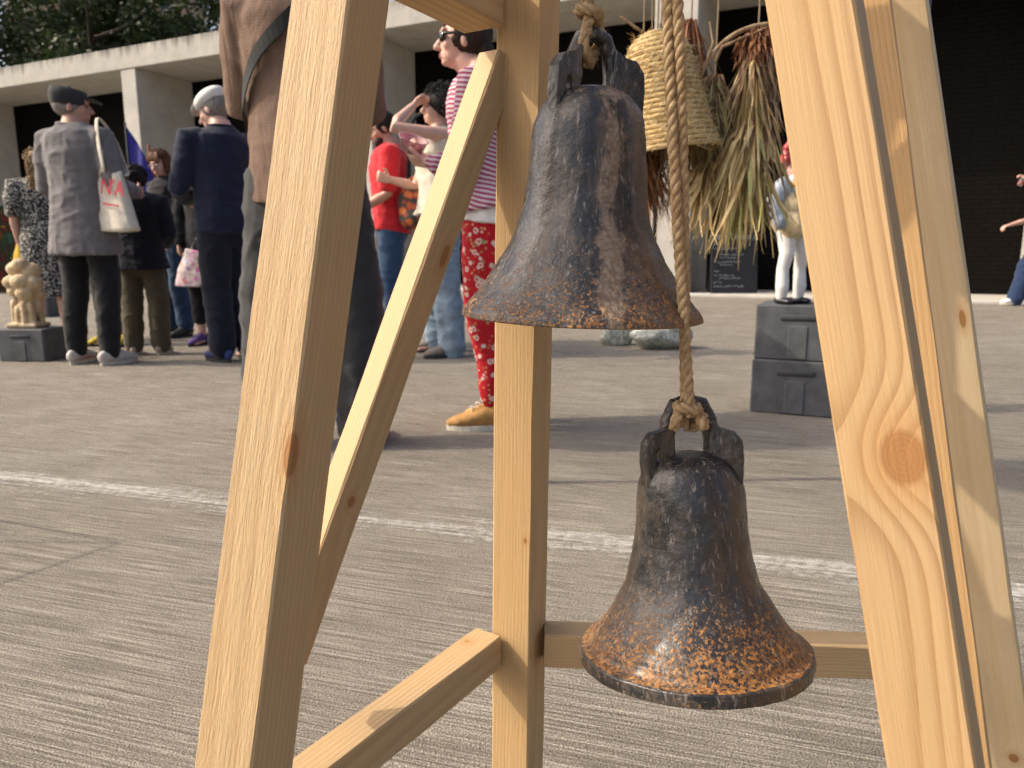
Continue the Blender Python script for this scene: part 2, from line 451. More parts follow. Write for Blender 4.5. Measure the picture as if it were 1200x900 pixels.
# ------------------------------------------------------------------ the timber stand
def m_wood(name, seed, cx, cy, spacing=.006, light=(.505, .358, .195), dark=(.31, .18, .077), knots=(), contrast=1.0, rough_sawn=.5, tint=None):
    t = NT(name); c = t.coord(); X, Y, Z = t.sep(c)[0:3]; rnd = random.Random(seed)
    wob = t.noise(t.mapping(c, loc=(seed * 1.7, seed, seed * .3), scale=(10, 10, 2.2)), 1.0, 3, .5)
    wob2 = t.noise(t.mapping(c, loc=(seed, 3, seed * .7), scale=(2, 2, 1.0)), 1.0, 2, .5)
    dx = t.math('ADD', X, t.math('MULTIPLY_ADD', wob2, .05, cx - .025)); dy = t.math('ADD', Y, cy)
    r = t.math('SQRT', t.math('ADD', t.math('MULTIPLY', dx, dx), t.math('MULTIPLY', dy, dy)))
    r = t.math('ADD', r, t.math('MULTIPLY', wob, .007))
    kd = None
    for (kx, ky, kz, rx, ry, rz) in knots:
        e = None
        for s_, k_, rr in ((X, kx, rx), (Y, ky, ry), (Z, kz, rz)):
            q = t.math('DIVIDE', t.math('SUBTRACT', s_, k_), rr); q = t.math('MULTIPLY', q, q); e = q if e is None else t.math('ADD', e, q)
        e = t.math('MULTIPLY', e, t.math('MULTIPLY_ADD', wob, 1.3, .35))
        g = t.math('EXPONENT', t.math('MULTIPLY', e, -.22))
        r = t.math('ADD', r, t.math('MULTIPLY', g, rx * 1.5))
        kd = e if kd is None else t.math('MINIMUM', kd, e)
    ph = t.math('FRACT', t.math('DIVIDE', r, spacing))
    line = t.ramp(ph, [(0.0, .25), (.15, 0.0), (.5, .12), (.85, .85 * contrast), (.97, 1.0 * contrast), (1.0, .3)])
    fib = t.noise(t.mapping(c, scale=(700, 700, 9)), 1.0, 3, .6); fib2 = t.noise(t.mapping(c, scale=(160, 160, 2.5)), 1.0, 3, .6)
    base = t.mix(t.math('MULTIPLY', line, .62), light, dark)
    base = t.mix(t.ramp(fib2, [(.35, .30), (.6, 0.0)]), base, tuple(x * .72 for x in light))
    base = t.mix(t.ramp(t.noise(c, 7, 3), [(.35, 0.0), (.75, .35)]), base, (.52, .32, .135))
    if kd is not None:
        kn = t.math('SQRT', kd); kr = t.math('FRACT', t.math('MULTIPLY', t.math('ADD', kn, t.math('MULTIPLY', wob, .2)), 5.0)); kn = t.math('MULTIPLY', kn, .3)
        kc = t.mix(kr, (.27, .115, .042), (.16, .060, .022))
        kc = t.mix(t.ramp(kn, [(.235, 0.0), (.285, .55)]), kc, (.10, .04, .015))
        base = t.mix(t.ramp(kn, [(.25, 1.0), (.33, 0.0)]), base, kc)
        base = t.mix(t.ramp(kn, [(.30, .5), (.75, 0.0)]), base, (.44, .23, .08))
    saw = t.noise(t.mapping(c, scale=(520, 520, 45)), 1.0, 3, .7)
    h = t.math('ADD', t.math('MULTIPLY', fib, .6), t.math('ADD', t.math('MULTIPLY', saw, rough_sawn * 1.1), t.math('MULTIPLY', line, -.25)))
    return t.out(base, t.math('ADD', t.math('MULTIPLY', fib2, .2), .52), t.bump(h, .6, .0011), spec=.3)

def zrow(A, B, py):
    lo, hi = 0.0, 1.6
    for _ in range(40):
        m = (lo + hi) / 2
        if row_of(A.lerp(B, m)) < py: lo = m
        else: hi = m
    return -(A - B).length * lo
def timber(name, A, B, w, h, theta, mat, parent, up=0.0, down=0.0, ref=None, bev=.0016):
    """square timber; origin at A, local +z from B towards A, front face local -y with normal heading theta"""
    z = (A - B).normalized()
    y = Vector((math.sin(R(theta)), math.cos(R(theta)), 0)) if ref is None else Vector(ref)
    y = (y - z * y.dot(z)).normalized(); x = y.cross(z)
    L = (A - B).length; mb = MB(); nseg = 14; vs, fs = [], []
    rnd = random.Random(hash(name) & 7 + int(w * 1e4)); ph = rnd.uniform(0, 6)
    for i in range(nseg + 1):
        zz = -L - down + (L + up + down) * i / nseg
        bx, by = .0007 * math.sin(zz * 5 + ph), .0007 * math.cos(zz * 4 + ph)
        for k, (sx, sy) in enumerate(((-1, -1), (1, -1), (1, 1), (-1, 1))):
            a, b = w / 2, h / 2
            b1 = bev * (1 + .35 * math.sin(zz * 31 + k * 2)); 
            if (sx, sy) in ((-1, -1), (1, 1)): pr = [(sx * a, sy * (b - b1)), (sx * (a - b1), sy * b)]
            else: pr = [(sx * (a - b1), sy * b), (sx * a, sy * (b - b1))]
            vs += [Vector((p[0] + bx, p[1] + by, zz)) for p in pr]
    for i in range(nseg):
        for k in range(8): fs.append((i * 8 + k, i * 8 + (k + 1) % 8, (i + 1) * 8 + (k + 1) % 8, (i + 1) * 8 + k))
    fs += [tuple(range(7, -1, -1)), tuple(nseg * 8 + k for k in range(8))]
    mb.add(vs, fs); o = mb.build(name, mat, parent, smooth=False)
    o.matrix_world = Matrix.Translation(A) @ Matrix((x, y, z)).transposed().to_4x4()
    return o
def lean_line(pt, Yt, pb, Yb): return at(pt[0], pt[1], Yt), at(pb[0], pb[1], Yb)
stand = thing("timber_stand", "pale pine frame of leaning legs, rails and braces that the bells hang from", "frame")
def tdown(A, B): return B.z / ((A - B).normalized().z)
# front left leg
d1 = .556; A, B = at(401, 0, d1 * 1.0752), at(286, 900, d1 * .8944); w = .051
k = [(w / 2, -w / 2, zrow(A, B, 525), .006, .008, .016)]
L1 = timber("leg", A, B, w, w, 22, m_wood("pine left front leg", 3, .052, .21, .0052, knots=k, contrast=.55, rough_sawn=1.6), stand, .25, tdown(A, B))
LEG1 = (A, B)
# front right leg
d2 = .475; A, B = at(955, 0, d2 * 1.0752), at(1097, 900, d2 * .8944); w = .050
k = [(.012, -w / 2, zrow(A, B, 530), .0125, .02, .017)]
timber("leg", A, B, w, w, 33, m_wood("pine right front leg", 8, .02, .062, .0063, light=(.475, .318, .163), dark=(.27, .138, .052), knots=k, contrast=1.1, rough_sawn=.25), stand, .34, tdown(A, B))
LEG2 = (A, B)
# rear left post
A, B = at(619, 0, .775), at(607, 900, .80); w = .047
k = [(.016, -w / 2, zrow(A, B, 622), .0022, .004, .003)]
timber("post", A, B, w, w, 26, m_wood("pine rear post", 5, .3, .05, .0042, light=(.55, .37, .18), knots=k, contrast=.45, rough_sawn=.4), stand, .28, tdown(A, B))
POST = (A, B)
# rear right leg
A, B = at(1055, 0, .80), at(1184, 900, .77); w = .048
k = [(.006, -w / 2, zrow(A, B, 872), .0045, .006, .005), (.016, -w / 2, zrow(A, B, 372), .0028, .005, .009)]
timber("leg", A, B, w, w, 33, m_wood("pine rear right leg", 13, .03, .11, .0105, light=(.66, .51, .31), dark=(.52, .36, .18), knots=k, contrast=.5, rough_sawn=.3), stand, .20, tdown(A, B))
LEGR = (A, B)
# diagonal brace on the left side
A, B = at(580, 84, .775), at(333, 770, .612); w = .030
k = [(w / 2, .006, zrow(A, B, 296), .004, .004, .012), (w / 2, .0, zrow(A, B, 583), .004, .004, .006)]
timber("brace", A, B, w, w, 44, m_wood("pine left brace", 21, .25, .09, .0046, knots=k, contrast=.4, rough_sawn=.8), stand, .012, .0)
# diagonal brace on the right side
A, B = at(1006, 0, .69), at(1116, 900, .50); w = .045
timber("brace", A, B, w, w, 20, m_wood("pine right brace", 27, .24, .05, .0042, light=(.60, .37, .165), dark=(.42, .22, .08), contrast=.7), stand, .16, .03)
# low rails
def railpt(base, py_a, py_b): return base
ZR = .253
def on(leg, z):
    A, B = leg; return A.lerp(B, (A.z - z) / (A.z - B.z))
A = on(POST, ZR) + Vector((-.036, -.012, 0)); B = on(LEG1, ZR) + Vector((.0, .018, 0)); dv = (B - A).normalized(); side = dv.cross(Vector((0, 0, 1)))
timber("rail", A, B, .040, .036, 0, m_wood("pine left rail", 33, .05, .17, .0055, knots=[(-.017, .008, -.03, .004, .006, .006)], contrast=.6), stand, 0, .03, ref=side if side.y > 0 else -side)
A = on(POST, ZR + .002) + Vector((.028, -.004, 0)); B = on(LEGR, ZR - .012) + Vector((-.034, .008, 0)); dv = (B - A).normalized(); side = dv.cross(Vector((0, 0, 1)))
timber("rail", A, B, .040, .036, 0, m_wood("pine rear rail", 35, .22, .04, .0045, contrast=.5), stand, 0, 0, ref=side if side.y > 0 else -side)
# upper rail on the left side
A = on(POST, .936) + Vector((-.044, -.012, 0)); B = on(LEG1, .938) + Vector((.012, .02, 0)); dv = (B - A).normalized(); side = dv.cross(Vector((0, 0, 1)))
UR = timber("rail", A, B, .048, .046, 0, m_wood("pine upper rail", 39, .03, .09, .009, knots=[(.012, -.022, -.105, .002, .003, .003)], contrast=.8), stand, 0, .02, ref=side if side.y > 0 else -side)
# beam on top of the two front legs, and caps to the rear posts
ZBEAM = 1.16
a_, b_ = on(LEG1, ZBEAM - .03), on(LEG2, ZBEAM - .03)
a_.z = b_.z = ZBEAM; ext = (b_ - a_).normalized()
BA, BB = a_ - ext * .10, b_ + ext * .10
timber("beam", BA, BB, .050, .050, 0, m_wood("pine top beam", 43, .2, .06, .005), stand, ref=(0, 1, 0))
for nm, l0, l1, s_ in (("cap", LEG1, POST, 45), ("cap", LEGR, LEG2, 47)):
    p0, p1 = on(l0, 1.098), on(l1, 1.098); dv = (p1 - p0).normalized(); sd = dv.cross(Vector((0, 0, 1)))
    timber(nm, p0, p1, .045, .045, 0, m_wood("pine cap %d" % s_, s_, .2, .06, .005), stand, .05, .04, ref=sd if sd.y > 0 else -sd)
# screw heads where the members meet
M_SCREW = m_plain("dark steel screw", (.06, .055, .05), .4, metal=1.0)
p = at(486, 6, .66)
# ------------------------------------------------------------------ the two bells
def m_bell(name, seed, rust_lo, rust_hi, pale_x, pale_w, pale_amt, brown=.5, lipdark=0.0, side=.0, capk=5.5):
    t = NT(name); c = t.coord(); X, Y, Z = t.sep(c)[0:3]; o = t.mapping(c, loc=(seed, seed * 2, seed * .5))
    n1 = t.noise(o, 18, 4, .62); n2 = t.noise(o, 110, 5, .72); n3 = t.noise(o, 260, 2, .6); sp = t.noise(o, 330, 3, .7)
    drip = t.noise(t.mapping(o, scale=(75, 75, 9)), 1.0, 5, .65, .4)
    col = t.ramp(n1, [(.3, (.009, .0105, .013)), (.5, (.019, .020, .0215)), (.68, (.042, .036, .029))])
    col = t.mix(t.ramp(n2, [(.54, 0.0), (.70, .7)]), col, (.080, .066, .052))
    scr = t.noise(t.mapping(o, scale=(260, 260, 60)), 1.0, 4, .7)
    col = t.mix(t.ramp(scr, [(.575, 0.0), (.68, .75)]), col, (.27, .235, .20))
    # warm bounce light painted into the colour towards local +x; then brown run marks
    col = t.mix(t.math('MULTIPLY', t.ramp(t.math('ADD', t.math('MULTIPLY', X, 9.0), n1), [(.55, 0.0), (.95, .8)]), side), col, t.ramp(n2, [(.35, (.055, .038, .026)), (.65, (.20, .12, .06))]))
    col = t.mix(t.math('MULTIPLY', t.ramp(drip, [(.48, 0.0), (.60, .8)]), brown), col, (.20, .135, .085))
    zz = t.ramp(Z, [(0.0, 1.0), (.2, 0.0)])
    # rust flecks, thickest towards the rim and on the crown
    hi = t.math('MULTIPLY_ADD', t.math('SUBTRACT', .09, Z), rust_lo, rust_hi)
    cap = t.math('MULTIPLY', t.math('MAXIMUM', t.math('SUBTRACT', Z, .145), 0.0), capk)
    fl = t.math('ADD', t.math('ADD', sp, t.math('MULTIPLY', n2, .35)), t.math('ADD', t.math('MAXIMUM', hi, -.2), t.math('SUBTRACT', cap, t.math('MULTIPLY', t.math('LESS_THAN', Z, .0105), lipdark))))
    rust = t.ramp(fl, [(.79, 0.0), (.86, 1.0)])
    rc = t.ramp(n3, [(.35, (.16, .06, .014)), (.55, (.36, .155, .032)), (.72, (.46, .24, .07))])
    col = t.mix(t.math('MULTIPLY', rust, .92), col, rc)
    # pale bare streak down one side
    band = t.math('SUBTRACT', 1.0, t.math('ABSOLUTE', t.math('DIVIDE', t.math('SUBTRACT', X, pale_x), pale_w)))
    pl = t.math('ADD', t.math('MULTIPLY', t.math('ADD', band, t.math('MULTIPLY', t.math('SUBTRACT', n1, .5), 4.0)), .34), t.math('ADD', t.math('MULTIPLY', drip, .75), t.math('MULTIPLY', n2, .5)))
    pale = t.math('MULTIPLY', t.ramp(pl, [(.72, 0.0), (.86, 1.0)]), pale_amt)
    col = t.mix(pale, col, t.ramp(n3, [(.35, (.16, .112, .075)), (.7, (.36, .285, .21))]))
    rough = t.math('ADD', t.ramp(n2, [(.3, .20), (.7, .48)]), t.math('MULTIPLY', t.math('MAXIMUM', rust, pale), .22))
    bh = t.math('ADD', t.math('MULTIPLY', n2, .55), t.math('ADD', t.math('MULTIPLY', n3, .3), t.math('MULTIPLY', rust, .12)))
    nb = t.bump(n1, .5, .005); nb = t.bump(bh, .65, .0026, nb)
    return t.out(col, rough, nb, spec=.55, **{"Coat Weight": .15, "Coat Roughness": .25})

BP = [(1.0, 0), (.985, .05), (.94, .11), (.835, .245), (.69, .46), (.57, .70), (.505, .97), (.475, 1.22), (.462, 1.44), (.43, 1.60), (.36, 1.72), (.23, 1.80), (.0, 1.835)]
def smooth_profile(pts, n=150):
    pts = [np.array(p, float) for p in pts]; out = []
    P_ = [2 * pts[0] - pts[1]] + pts + [2 * pts[-1] - pts[-2]]; seg = len(pts) - 1
    for i in range(seg):
        a, b, c, d = P_[i:i + 4]
        for k in range(max(2, n // seg)):
            u = k / max(2, n // seg)
            out.append(.5 * ((2 * b) + (c - a) * u + (2 * a - 5 * b + 4 * c - d) * u * u + (3 * b - a - 3 * c + d) * u ** 3))
    out.append(pts[-1]); return out
def bell_mesh(R_, H_, seed, lip=0.0, lump=.0011, ridge=0.0):
    n = 112; prof = [(max(p[0], 0) * R_, p[1] * R_ * H_) for p in smooth_profile(BP)]
    body = []
    for r, z in prof:
        q = r
        if lip:
            e_ = min(1, max(0, (z / R_ - .10) / .03)); q = (R_ + lip * (1 - abs(z / R_ - .05) * 6)) * (1 - e_) + q * e_
        if ridge: q += ridge * math.exp(-((z - R_ * .20) / (R_ * .022)) ** 2) + ridge * .6 * math.exp(-((z - R_ * .27) / (R_ * .02)) ** 2)
        body.append((q, z))
    r0 = body[0][0]
    inner = [(r0 - .013, 1.0e-3), (r0 - .016, .006)] + [(max(r - .011, .0), z - .004) for r, z in prof if z > .014]
    full = inner[::-1] + [(r0 - .010, -.0015), (r0 - .003, -.001)] + body
    mb = MB(); mb.lathe(full, n); nv = len(inner) * n
    for i, p in enumerate(mb.v):
        v = Vector(p); rr = math.hypot(v.x, v.y)
        if rr < 1e-6: continue
        dirn = Vector((v.x / rr, v.y / rr, .25))
        a = noise.noise(v * 22 + Vector((seed, 0, 0))) * lump * 1.6 + noise.noise(v * 70 + Vector((0, seed, 0))) * lump * .6 + noise.noise(v * 180) * lump * .28
        mb.v[i] = tuple(v + dirn * a * (.4 if i < nv else 1))
    return mb.mesh("body")
def crown_mesh(z0, seed, s=1.05, fh=1.0):
    """cast hanging loop with a side flange at either end, one with a slot"""
    mb = MB()
    hw, ht, th = .0180 * s, .0445 * s, .0068 * s
    pts = [(-hw * 1.15, 0, z0 - .012), (-hw * 1.05, 0, z0 + ht * .25), (-hw * .95, 0, z0 + ht * .75), (-hw * .6, 0, z0 + ht * 1.04), (0, 0, z0 + ht * 1.10),
           (hw * .6, 0, z0 + ht * 1.04), (hw * .95, 0, z0 + ht * .75), (hw * 1.05, 0, z0 + ht * .25), (hw * 1.15, 0, z0 - .012)]
    mb.loft(pts, [(th * 1.25, th * 1.1), (th, th), (th, th * .95), (th, th * .95), (th, th * .9), (th, th * .95), (th, th * .95), (th, th), (th * 1.25, th * 1.1)], ref=(0, 1, 0), n=14)
    # flanges
    for sg, ang in ((-1, 12), (1, -24)):
        M = Matrix.Rotation(R(ang), 4, 'Z')
        out = [(.006, z0 - .022), (.018, z0 - .030), (.0235, z0 - .016), (.0245, z0 + .004), (.0235, z0 + .018), (.017, z0 + .026), (.008, z0 + .028), (-.001, z0 + .034), (-.002, z0 + .012), (0, z0 - .006)]
        out = [(sg * (hw + x * s), z0 + (z - z0) * (fh if z > z0 else 1)) for x, z in out]
        if sg < 0: out = out[::-1]
        if sg > 0:
            mb.prism(out[::-1], .013 * s, M)
        else:
            # ring with a slot: inner loop matched point by point
            n = len(out); cx, cz = -(hw + .0115 * s), z0 + .004
            inn = []
            for x, z in out:
                a = math.atan2(z - cz, x - cx); inn.append((cx + .0034 * s * math.cos(a), cz + .0088 * s * math.sin(a)))
            vs = [M @ Vector((x, y, z)) for y in (-.0062 * s, .0062 * s) for lp in (out, inn) for x, z in lp]; fs = []
            for i in range(n):
                j = (i + 1) % n
                fs += [(i, j, n + j, n + i), (2 * n + i, 3 * n + i, 3 * n + j, 2 * n + j), (i, 2 * n + i, 2 * n + j, j), (n + i, n + j, 3 * n + j, 3 * n + i)]
            mb.add(vs, fs)
    mb.loft([(-hw * 1.2, 0, z0 - .006), (hw * 1.2, 0, z0 - .006)], [(.010, .009), (.010, .009)], ref=(0, 1, 0), n=12)
    me = remesh(mb, "crown", .0012, 4, lambda p: noise.noise(p * 160 + Vector((seed, 0, 0))) * .0006)
    return me
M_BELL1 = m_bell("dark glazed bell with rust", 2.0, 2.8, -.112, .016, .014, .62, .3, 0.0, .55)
M_BELL2 = m_bell("dark bell with orange rust", 7.0, 3.0, -.05, -.06, .03, .2, .12, .2, .25)
M_CROWN = m_bell("black glazed crown", 11.0, .0, -.20, .5, .02, .0, .3, 0.0, 0.0, 0.0)
def bell(label, px, py, Y, halfpx, Hs, seed, mat, rot, lip, ridge, crot):
    c = at(px, py, Y); R_ = halfpx / FPX * depth_of(c)
    r = thing("bell", label, "bell", c, 0, "cast bells on the timber frame"); r.rotation_euler = rot
    obj("body", bell_mesh(R_, Hs, seed, lip, ridge=ridge), mat, r)
    z0 = 1.835 * R_ * Hs
    cr = obj("crown", crown_mesh(z0 - .010, seed, 1.05, 1.18 if halfpx > 135 else 1.0), M_CROWN, r); cr.rotation_euler = (0, 0, crot)
    return r, c, R_, z0
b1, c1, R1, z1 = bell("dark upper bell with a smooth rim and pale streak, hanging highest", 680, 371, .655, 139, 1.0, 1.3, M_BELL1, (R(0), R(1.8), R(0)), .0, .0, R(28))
b2, c2, R2, z2 = bell("lower bell with orange rust flecks and a ridged rim, hanging near the ground", 813, 768, .585, 132, 1.0, 5.1, M_BELL2, (R(-8), R(1), R(20)), .0015, .0016, R(-14))

# ------------------------------------------------------------------ ropes
t = NT("jute rope"); c = t.coord(); a = t.noise(c, 120, 4, .6); f = t.noise(c, 900, 2, .6)
M_ROPE = t.out(t.ramp(a, [(.3, (.26, .17, .085)), (.7, (.50, .37, .22))]), .95, t.bump(f, .6, .001), spec=.1)
def catmull(pts, step):
    pts = [Vector(p) for p in pts]; P_ = [2 * pts[0] - pts[1]] + pts + [2 * pts[-1] - pts[-2]]; dense = []
    for i in range(len(pts) - 1):
        a, b, c, d = P_[i:i + 4]; k = max(4, int((c - b).length / step * 3))
        for j in range(k):
            u = j / k; dense.append(.5 * ((2 * b) + (c - a) * u + (2 * a - 5 * b + 4 * c - d) * u * u + (3 * b - a - 3 * c + d) * u ** 3))
    dense.append(pts[-1]); out = [dense[0]]; acc = 0
    for p, q in zip(dense, dense[1:]):
        acc += (q - p).length
        if acc >= step: out.append(q); acc = 0
    return out
def rope_into(mb, pts, rad, pitch=None, strands=3, step=None, hairs=60, seed=0, hair_len=.006):
    pitch = pitch or rad * 6.0; step = step or rad * .45; path = catmull(pts, step); rnd = random.Random(seed)
    t0 = (path[1] - path[0]).normalized(); a = t0.orthogonal().normalized(); fr = []; s = 0
    for i, p in enumerate(path):
        tt = (path[min(i + 1, len(path) - 1)] - path[max(i - 1, 0)]).normalized()
        a = (a - tt * a.dot(tt)).normalized(); fr.append((p, a, tt.cross(a), s, tt))
        if i + 1 < len(path): s += (path[i + 1] - p).length
    for k in range(strands):
        sp = []
        for p, a, b, s_, tt in fr:
            an = 2 * math.pi * (s_ / pitch + k / strands); sp.append(p + (a * math.cos(an) + b * math.sin(an)) * rad * .48)
        mb.loft(sp, [rad * .58 * (1 + .06 * rnd.uniform(-1, 1)) for _ in sp], n=7)
    for _ in range(hairs):
        p, a, b, s_, tt = rnd.choice(fr); an = rnd.uniform(0, 6.28); o = a * math.cos(an) + b * math.sin(an)
        p0 = p + o * rad * .95; d = (o + tt * rnd.uniform(-1.5, 1.5)).normalized(); L = hair_len * rnd.uniform(.3, 1.0)
        p1 = p0 + d * L * .5; p2 = p0 + (d + Vector((rnd.gauss(0, .4), rnd.gauss(0, .4), rnd.gauss(0, .4)))) * L
        mb.loft([p0, p1, p2], [.00012, .0001, .00005], n=3, caps=False)
def loop_over_beam(x, y): return [(x, y - .034, ZBEAM + .02), (x, y, ZBEAM + .036)]
# thick rope of the upper bell
r1 = thing("rope", "thick jute rope knotted through the loop of the upper bell", "rope", (0, 0, 0), 0, "jute ropes carrying the bells")
crown1 = b1.matrix_basis @ Vector((0, 0, z1 + .040))
def beam_at(x):
    f = (x - BA.x) / (BB.x - BA.x); return BA.lerp(BB, f)
top1 = at(689, 0, .655); bt = beam_at(top1.x + .004)
mb = MB(); kz = crown1.z + .012
rope_into(mb, [(bt.x, bt.y, ZBEAM + .033), (bt.x, bt.y - .034, ZBEAM + .015), (bt.x, bt.y - .036, ZBEAM - .03), (top1.x + .001, top1.y - .004, ZBEAM - .10), top1, (top1.x + .002, top1.y, kz + .01)], .0062, seed=1, hairs=200)
rope_into(mb, [(top1.x + .002, top1.y, kz + .008), (crown1.x - .007, crown1.y - .008, kz - .010), (crown1.x - .010, crown1.y - .012, crown1.z - .006), (crown1.x - .006, crown1.y - .008, crown1.z - .018), (crown1.x - .002, crown1.y + .004, crown1.z - .020),
               (crown1.x + .004, crown1.y + .012, crown1.z - .006), (crown1.x + .008, crown1.y + .008, kz - .012), (top1.x + .004, top1.y + .003, kz + .008)], .0050, seed=2, hairs=90)
ring = [(top1.x + .001 + .0085 * math.cos(an), top1.y + .0085 * math.sin(an), kz + .002 + .006 * math.sin(an * .5)) for an in [k * .62 for k in range(14)]]
rope_into(mb, ring, .0046, seed=3, hairs=110, hair_len=.009)
mb.build("rope_strand", M_ROPE, r1)
# doubled rope of the lower bell
r2 = thing("rope", "doubled jute rope running down to the lower bell", "rope", (0, 0, 0), 0, "jute ropes carrying the bells")
crown2 = b2.matrix_basis @ Vector((0, 0, z2 + .040))
top2 = at(788, 0, .60); bt = beam_at(top2.x - .02); mb = MB()
e = Vector((.0046, 0, 0))
kp = at(806, 487, c2.y + .004)
dn = (kp - top2).normalized(); upp = lambda k: top2 - dn * k
for sg in (-1, 1):
    tw = []
    for k in range(9):
        f = k / 8; p = top2.lerp(kp, f); an = .35 + f * 2.4
        tw.append(p + Vector((sg * .0040 * math.cos(an - .9), sg * .0040 * math.sin(an - .9), 0)))
    rope_into(mb, [(bt.x + sg * .006, bt.y + .002, ZBEAM + .032), (bt.x + sg * .006, bt.y - .034, ZBEAM + .012), (bt.x + sg * .005, bt.y - .034, ZBEAM - .03), tuple(tw[0] - dn * .09)] + tw, .0044, seed=10 + sg, hairs=190)
rope_into(mb, [kp + Vector((-.006, 0, .008)), kp + Vector((-.012, -.006, -.008)), (crown2.x - .008, crown2.y - .012, crown2.z - .008), (crown2.x - .003, crown2.y - .008, crown2.z - .018), (crown2.x + .003, crown2.y + .002, crown2.z - .018), (crown2.x + .005, crown2.y + .012, crown2.z), kp + Vector((.004, .008, .006))], .0044, seed=14, hairs=60)
rope_into(mb, [kp + Vector((.006, 0, .008)), kp + Vector((.012, -.005, -.008)), (crown2.x + .009, crown2.y - .012, crown2.z - .008), (crown2.x + .004, crown2.y - .009, crown2.z - .019), (crown2.x, crown2.y + .003, crown2.z - .018), (crown2.x - .002, crown2.y + .012, crown2.z), kp + Vector((-.002, .008, .006))], .0044, seed=15, hairs=60)
ring = [kp + Vector((.0085 * math.cos(an), .0085 * math.sin(an), .004 + .004 * math.sin(an * .5))) for an in [k * .62 for k in range(12)]]
rope_into(mb, ring, .0044, seed=16, hairs=40)
mb.build("rope_strand", M_ROPE, r2)
# ------------------------------------------------------------------ rack behind, with straw bell and dried plants
YR = 2.2
M_BLACKMETAL = m_plain("black painted metal", (.02, .02, .02), .45)
pa, pb = at(622, 300, YR), at(1058, 300, YR); ZK = 1.66
rack = thing("display_rack", "thin black metal rack standing behind the bells, straw bell and dried bunches hanging on it", "rack", (0, YR, 0))
for x in (pa.x, pb.x):
    mb = MB(); mb.loft([(x, 0, 0.01), (x, 0, ZK)], [.014, .014], n=12, flat=True); mb.build("post", M_BLACKMETAL, rack)
    mb = MB(); mb.bbox((x, 0, .006), (.03, .12, .012), .003); mb.build("foot_plate", M_BLACKMETAL, rack, smooth=False)
mb = MB(); mb.loft([(pa.x - .1, 0, ZK), (pb.x + .1, 0, ZK)], [.014, .014], n=12); mb.build("crossbar", M_BLACKMETAL, rack)

t = NT("pale straw"); c = t.coord(); a = t.noise(c, 60, 4, .6); f = t.noise(t.mapping(c, scale=(60, 60, 600)), 1.0, 3, .6)
M_STRAW = t.out(t.ramp(a, [(.28, (.36, .23, .085)), (.5, (.56, .40, .18)), (.75, (.68, .53, .28))]), .6, t.bump(f, .7, .002), spec=.3)
M_STITCH = m_plain("pale cane stitching", (.70, .60, .38), .5, .15, 80)
M_CORD = m_plain("brown cord", (.28, .20, .12), .9)
cb = at(780, 180, YR); sk = thing("straw_bell", "large pale straw bell coiled and stitched like a beehive, hanging behind the ropes", "bell", cb); sk.rotation_euler = (0, R(-7), R(10))
s_ = depth_of(cb) / FPX
prof = [(60, 0), (57, 12), (52, 30), (47, 50), (43, 70), (39, 90), (35, 108), (28, 122), (16, 130), (5, 133)]
prof = [(r * s_, z * s_) for r, z in prof]
def prof_r(z):
    for (r0, z0), (r1_, z1_) in zip(prof, prof[1:]):
        if z0 <= z <= z1_: return r0 + (r1_ - r0) * (z - z0) / (z1_ - z0)
    return prof[-1][0]
mb = MB(); pitch_ = 5.4 * s_; H = prof[-1][1]; turns = int(H / pitch_); pts, rad = [], []
rnd = random.Random(5)
N_ = turns * 40
for i in range(N_ + 1):
    z = H * i / N_; an = 2 * math.pi * i / 40; r = prof_r(z) * (1 + .012 * noise.noise(Vector((i * .15, 0, 0))))
    pts.append((r * math.cos(an), r * math.sin(an), z + .0008 * noise.noise(Vector((0, i * .3, 0))))); rad.append((.0072 * (1 + .12 * noise.noise(Vector((i * .9, 3, 0)))), .0078))
mb.loft(pts, rad, ref=(0, 0, 1), n=8); mb.ell((0, 0, H - .004), (.02, .02, .012)); mb.build("coil", M_STRAW, sk)
mb = MB()
for i in range(turns - 1):
    for k in range(26):
        if rnd.random() < .35: continue
        an = 2 * math.pi * (k + i * .45 + rnd.uniform(-.08, .08)) / 26; z = H * (i + .5) / turns
        p = []
        for q in range(4):
            zz = z - pitch_ * .7 + q * pitch_ * .55; aa = an + q * .04; r = prof_r(min(max(zz, 0), H)) + .0062 + (.0022 if q in (1, 2) else 0); p.append((r * math.cos(aa), r * math.sin(aa), zz))
        mb.loft(p, [.0008] * 4, n=4)
mb.build("stitching", M_STITCH, sk)["kind"] = "stuff"
mb = MB(); rnd = random.Random(9)
for _ in range(1100):                                    # loose straw ends
    z = rnd.random() ** 1.3 * H; an = rnd.uniform(0, 6.28); r = prof_r(z) + .007; p = Vector((r * math.cos(an), r * math.sin(an), z))
    d = Vector((-math.sin(an), math.cos(an), rnd.uniform(-.4, .4))); L = rnd.uniform(.02, .07); o_ = Vector((math.cos(an), math.sin(an), 0)) * rnd.uniform(-.003, .004)
    mb.loft([p, p + d * L * .5 + o_ * .3, p + d * L + o_], [.0009, .0008, .0004], n=4, caps=False)
mb.build("loose_straw", M_STRAW, sk)["kind"] = "stuff"
mb = MB()
for dx in (-.012, .004, .014):
    topp = sk.matrix_basis @ Vector((dx, 0, H)); mb.loft([topp, (topp.x + dx * .5, YR, ZK + .014)], [.0022, .0022], n=5)
tag(mb.build("cord", M_CORD), "thin brown cords holding up the straw bell", "cord")

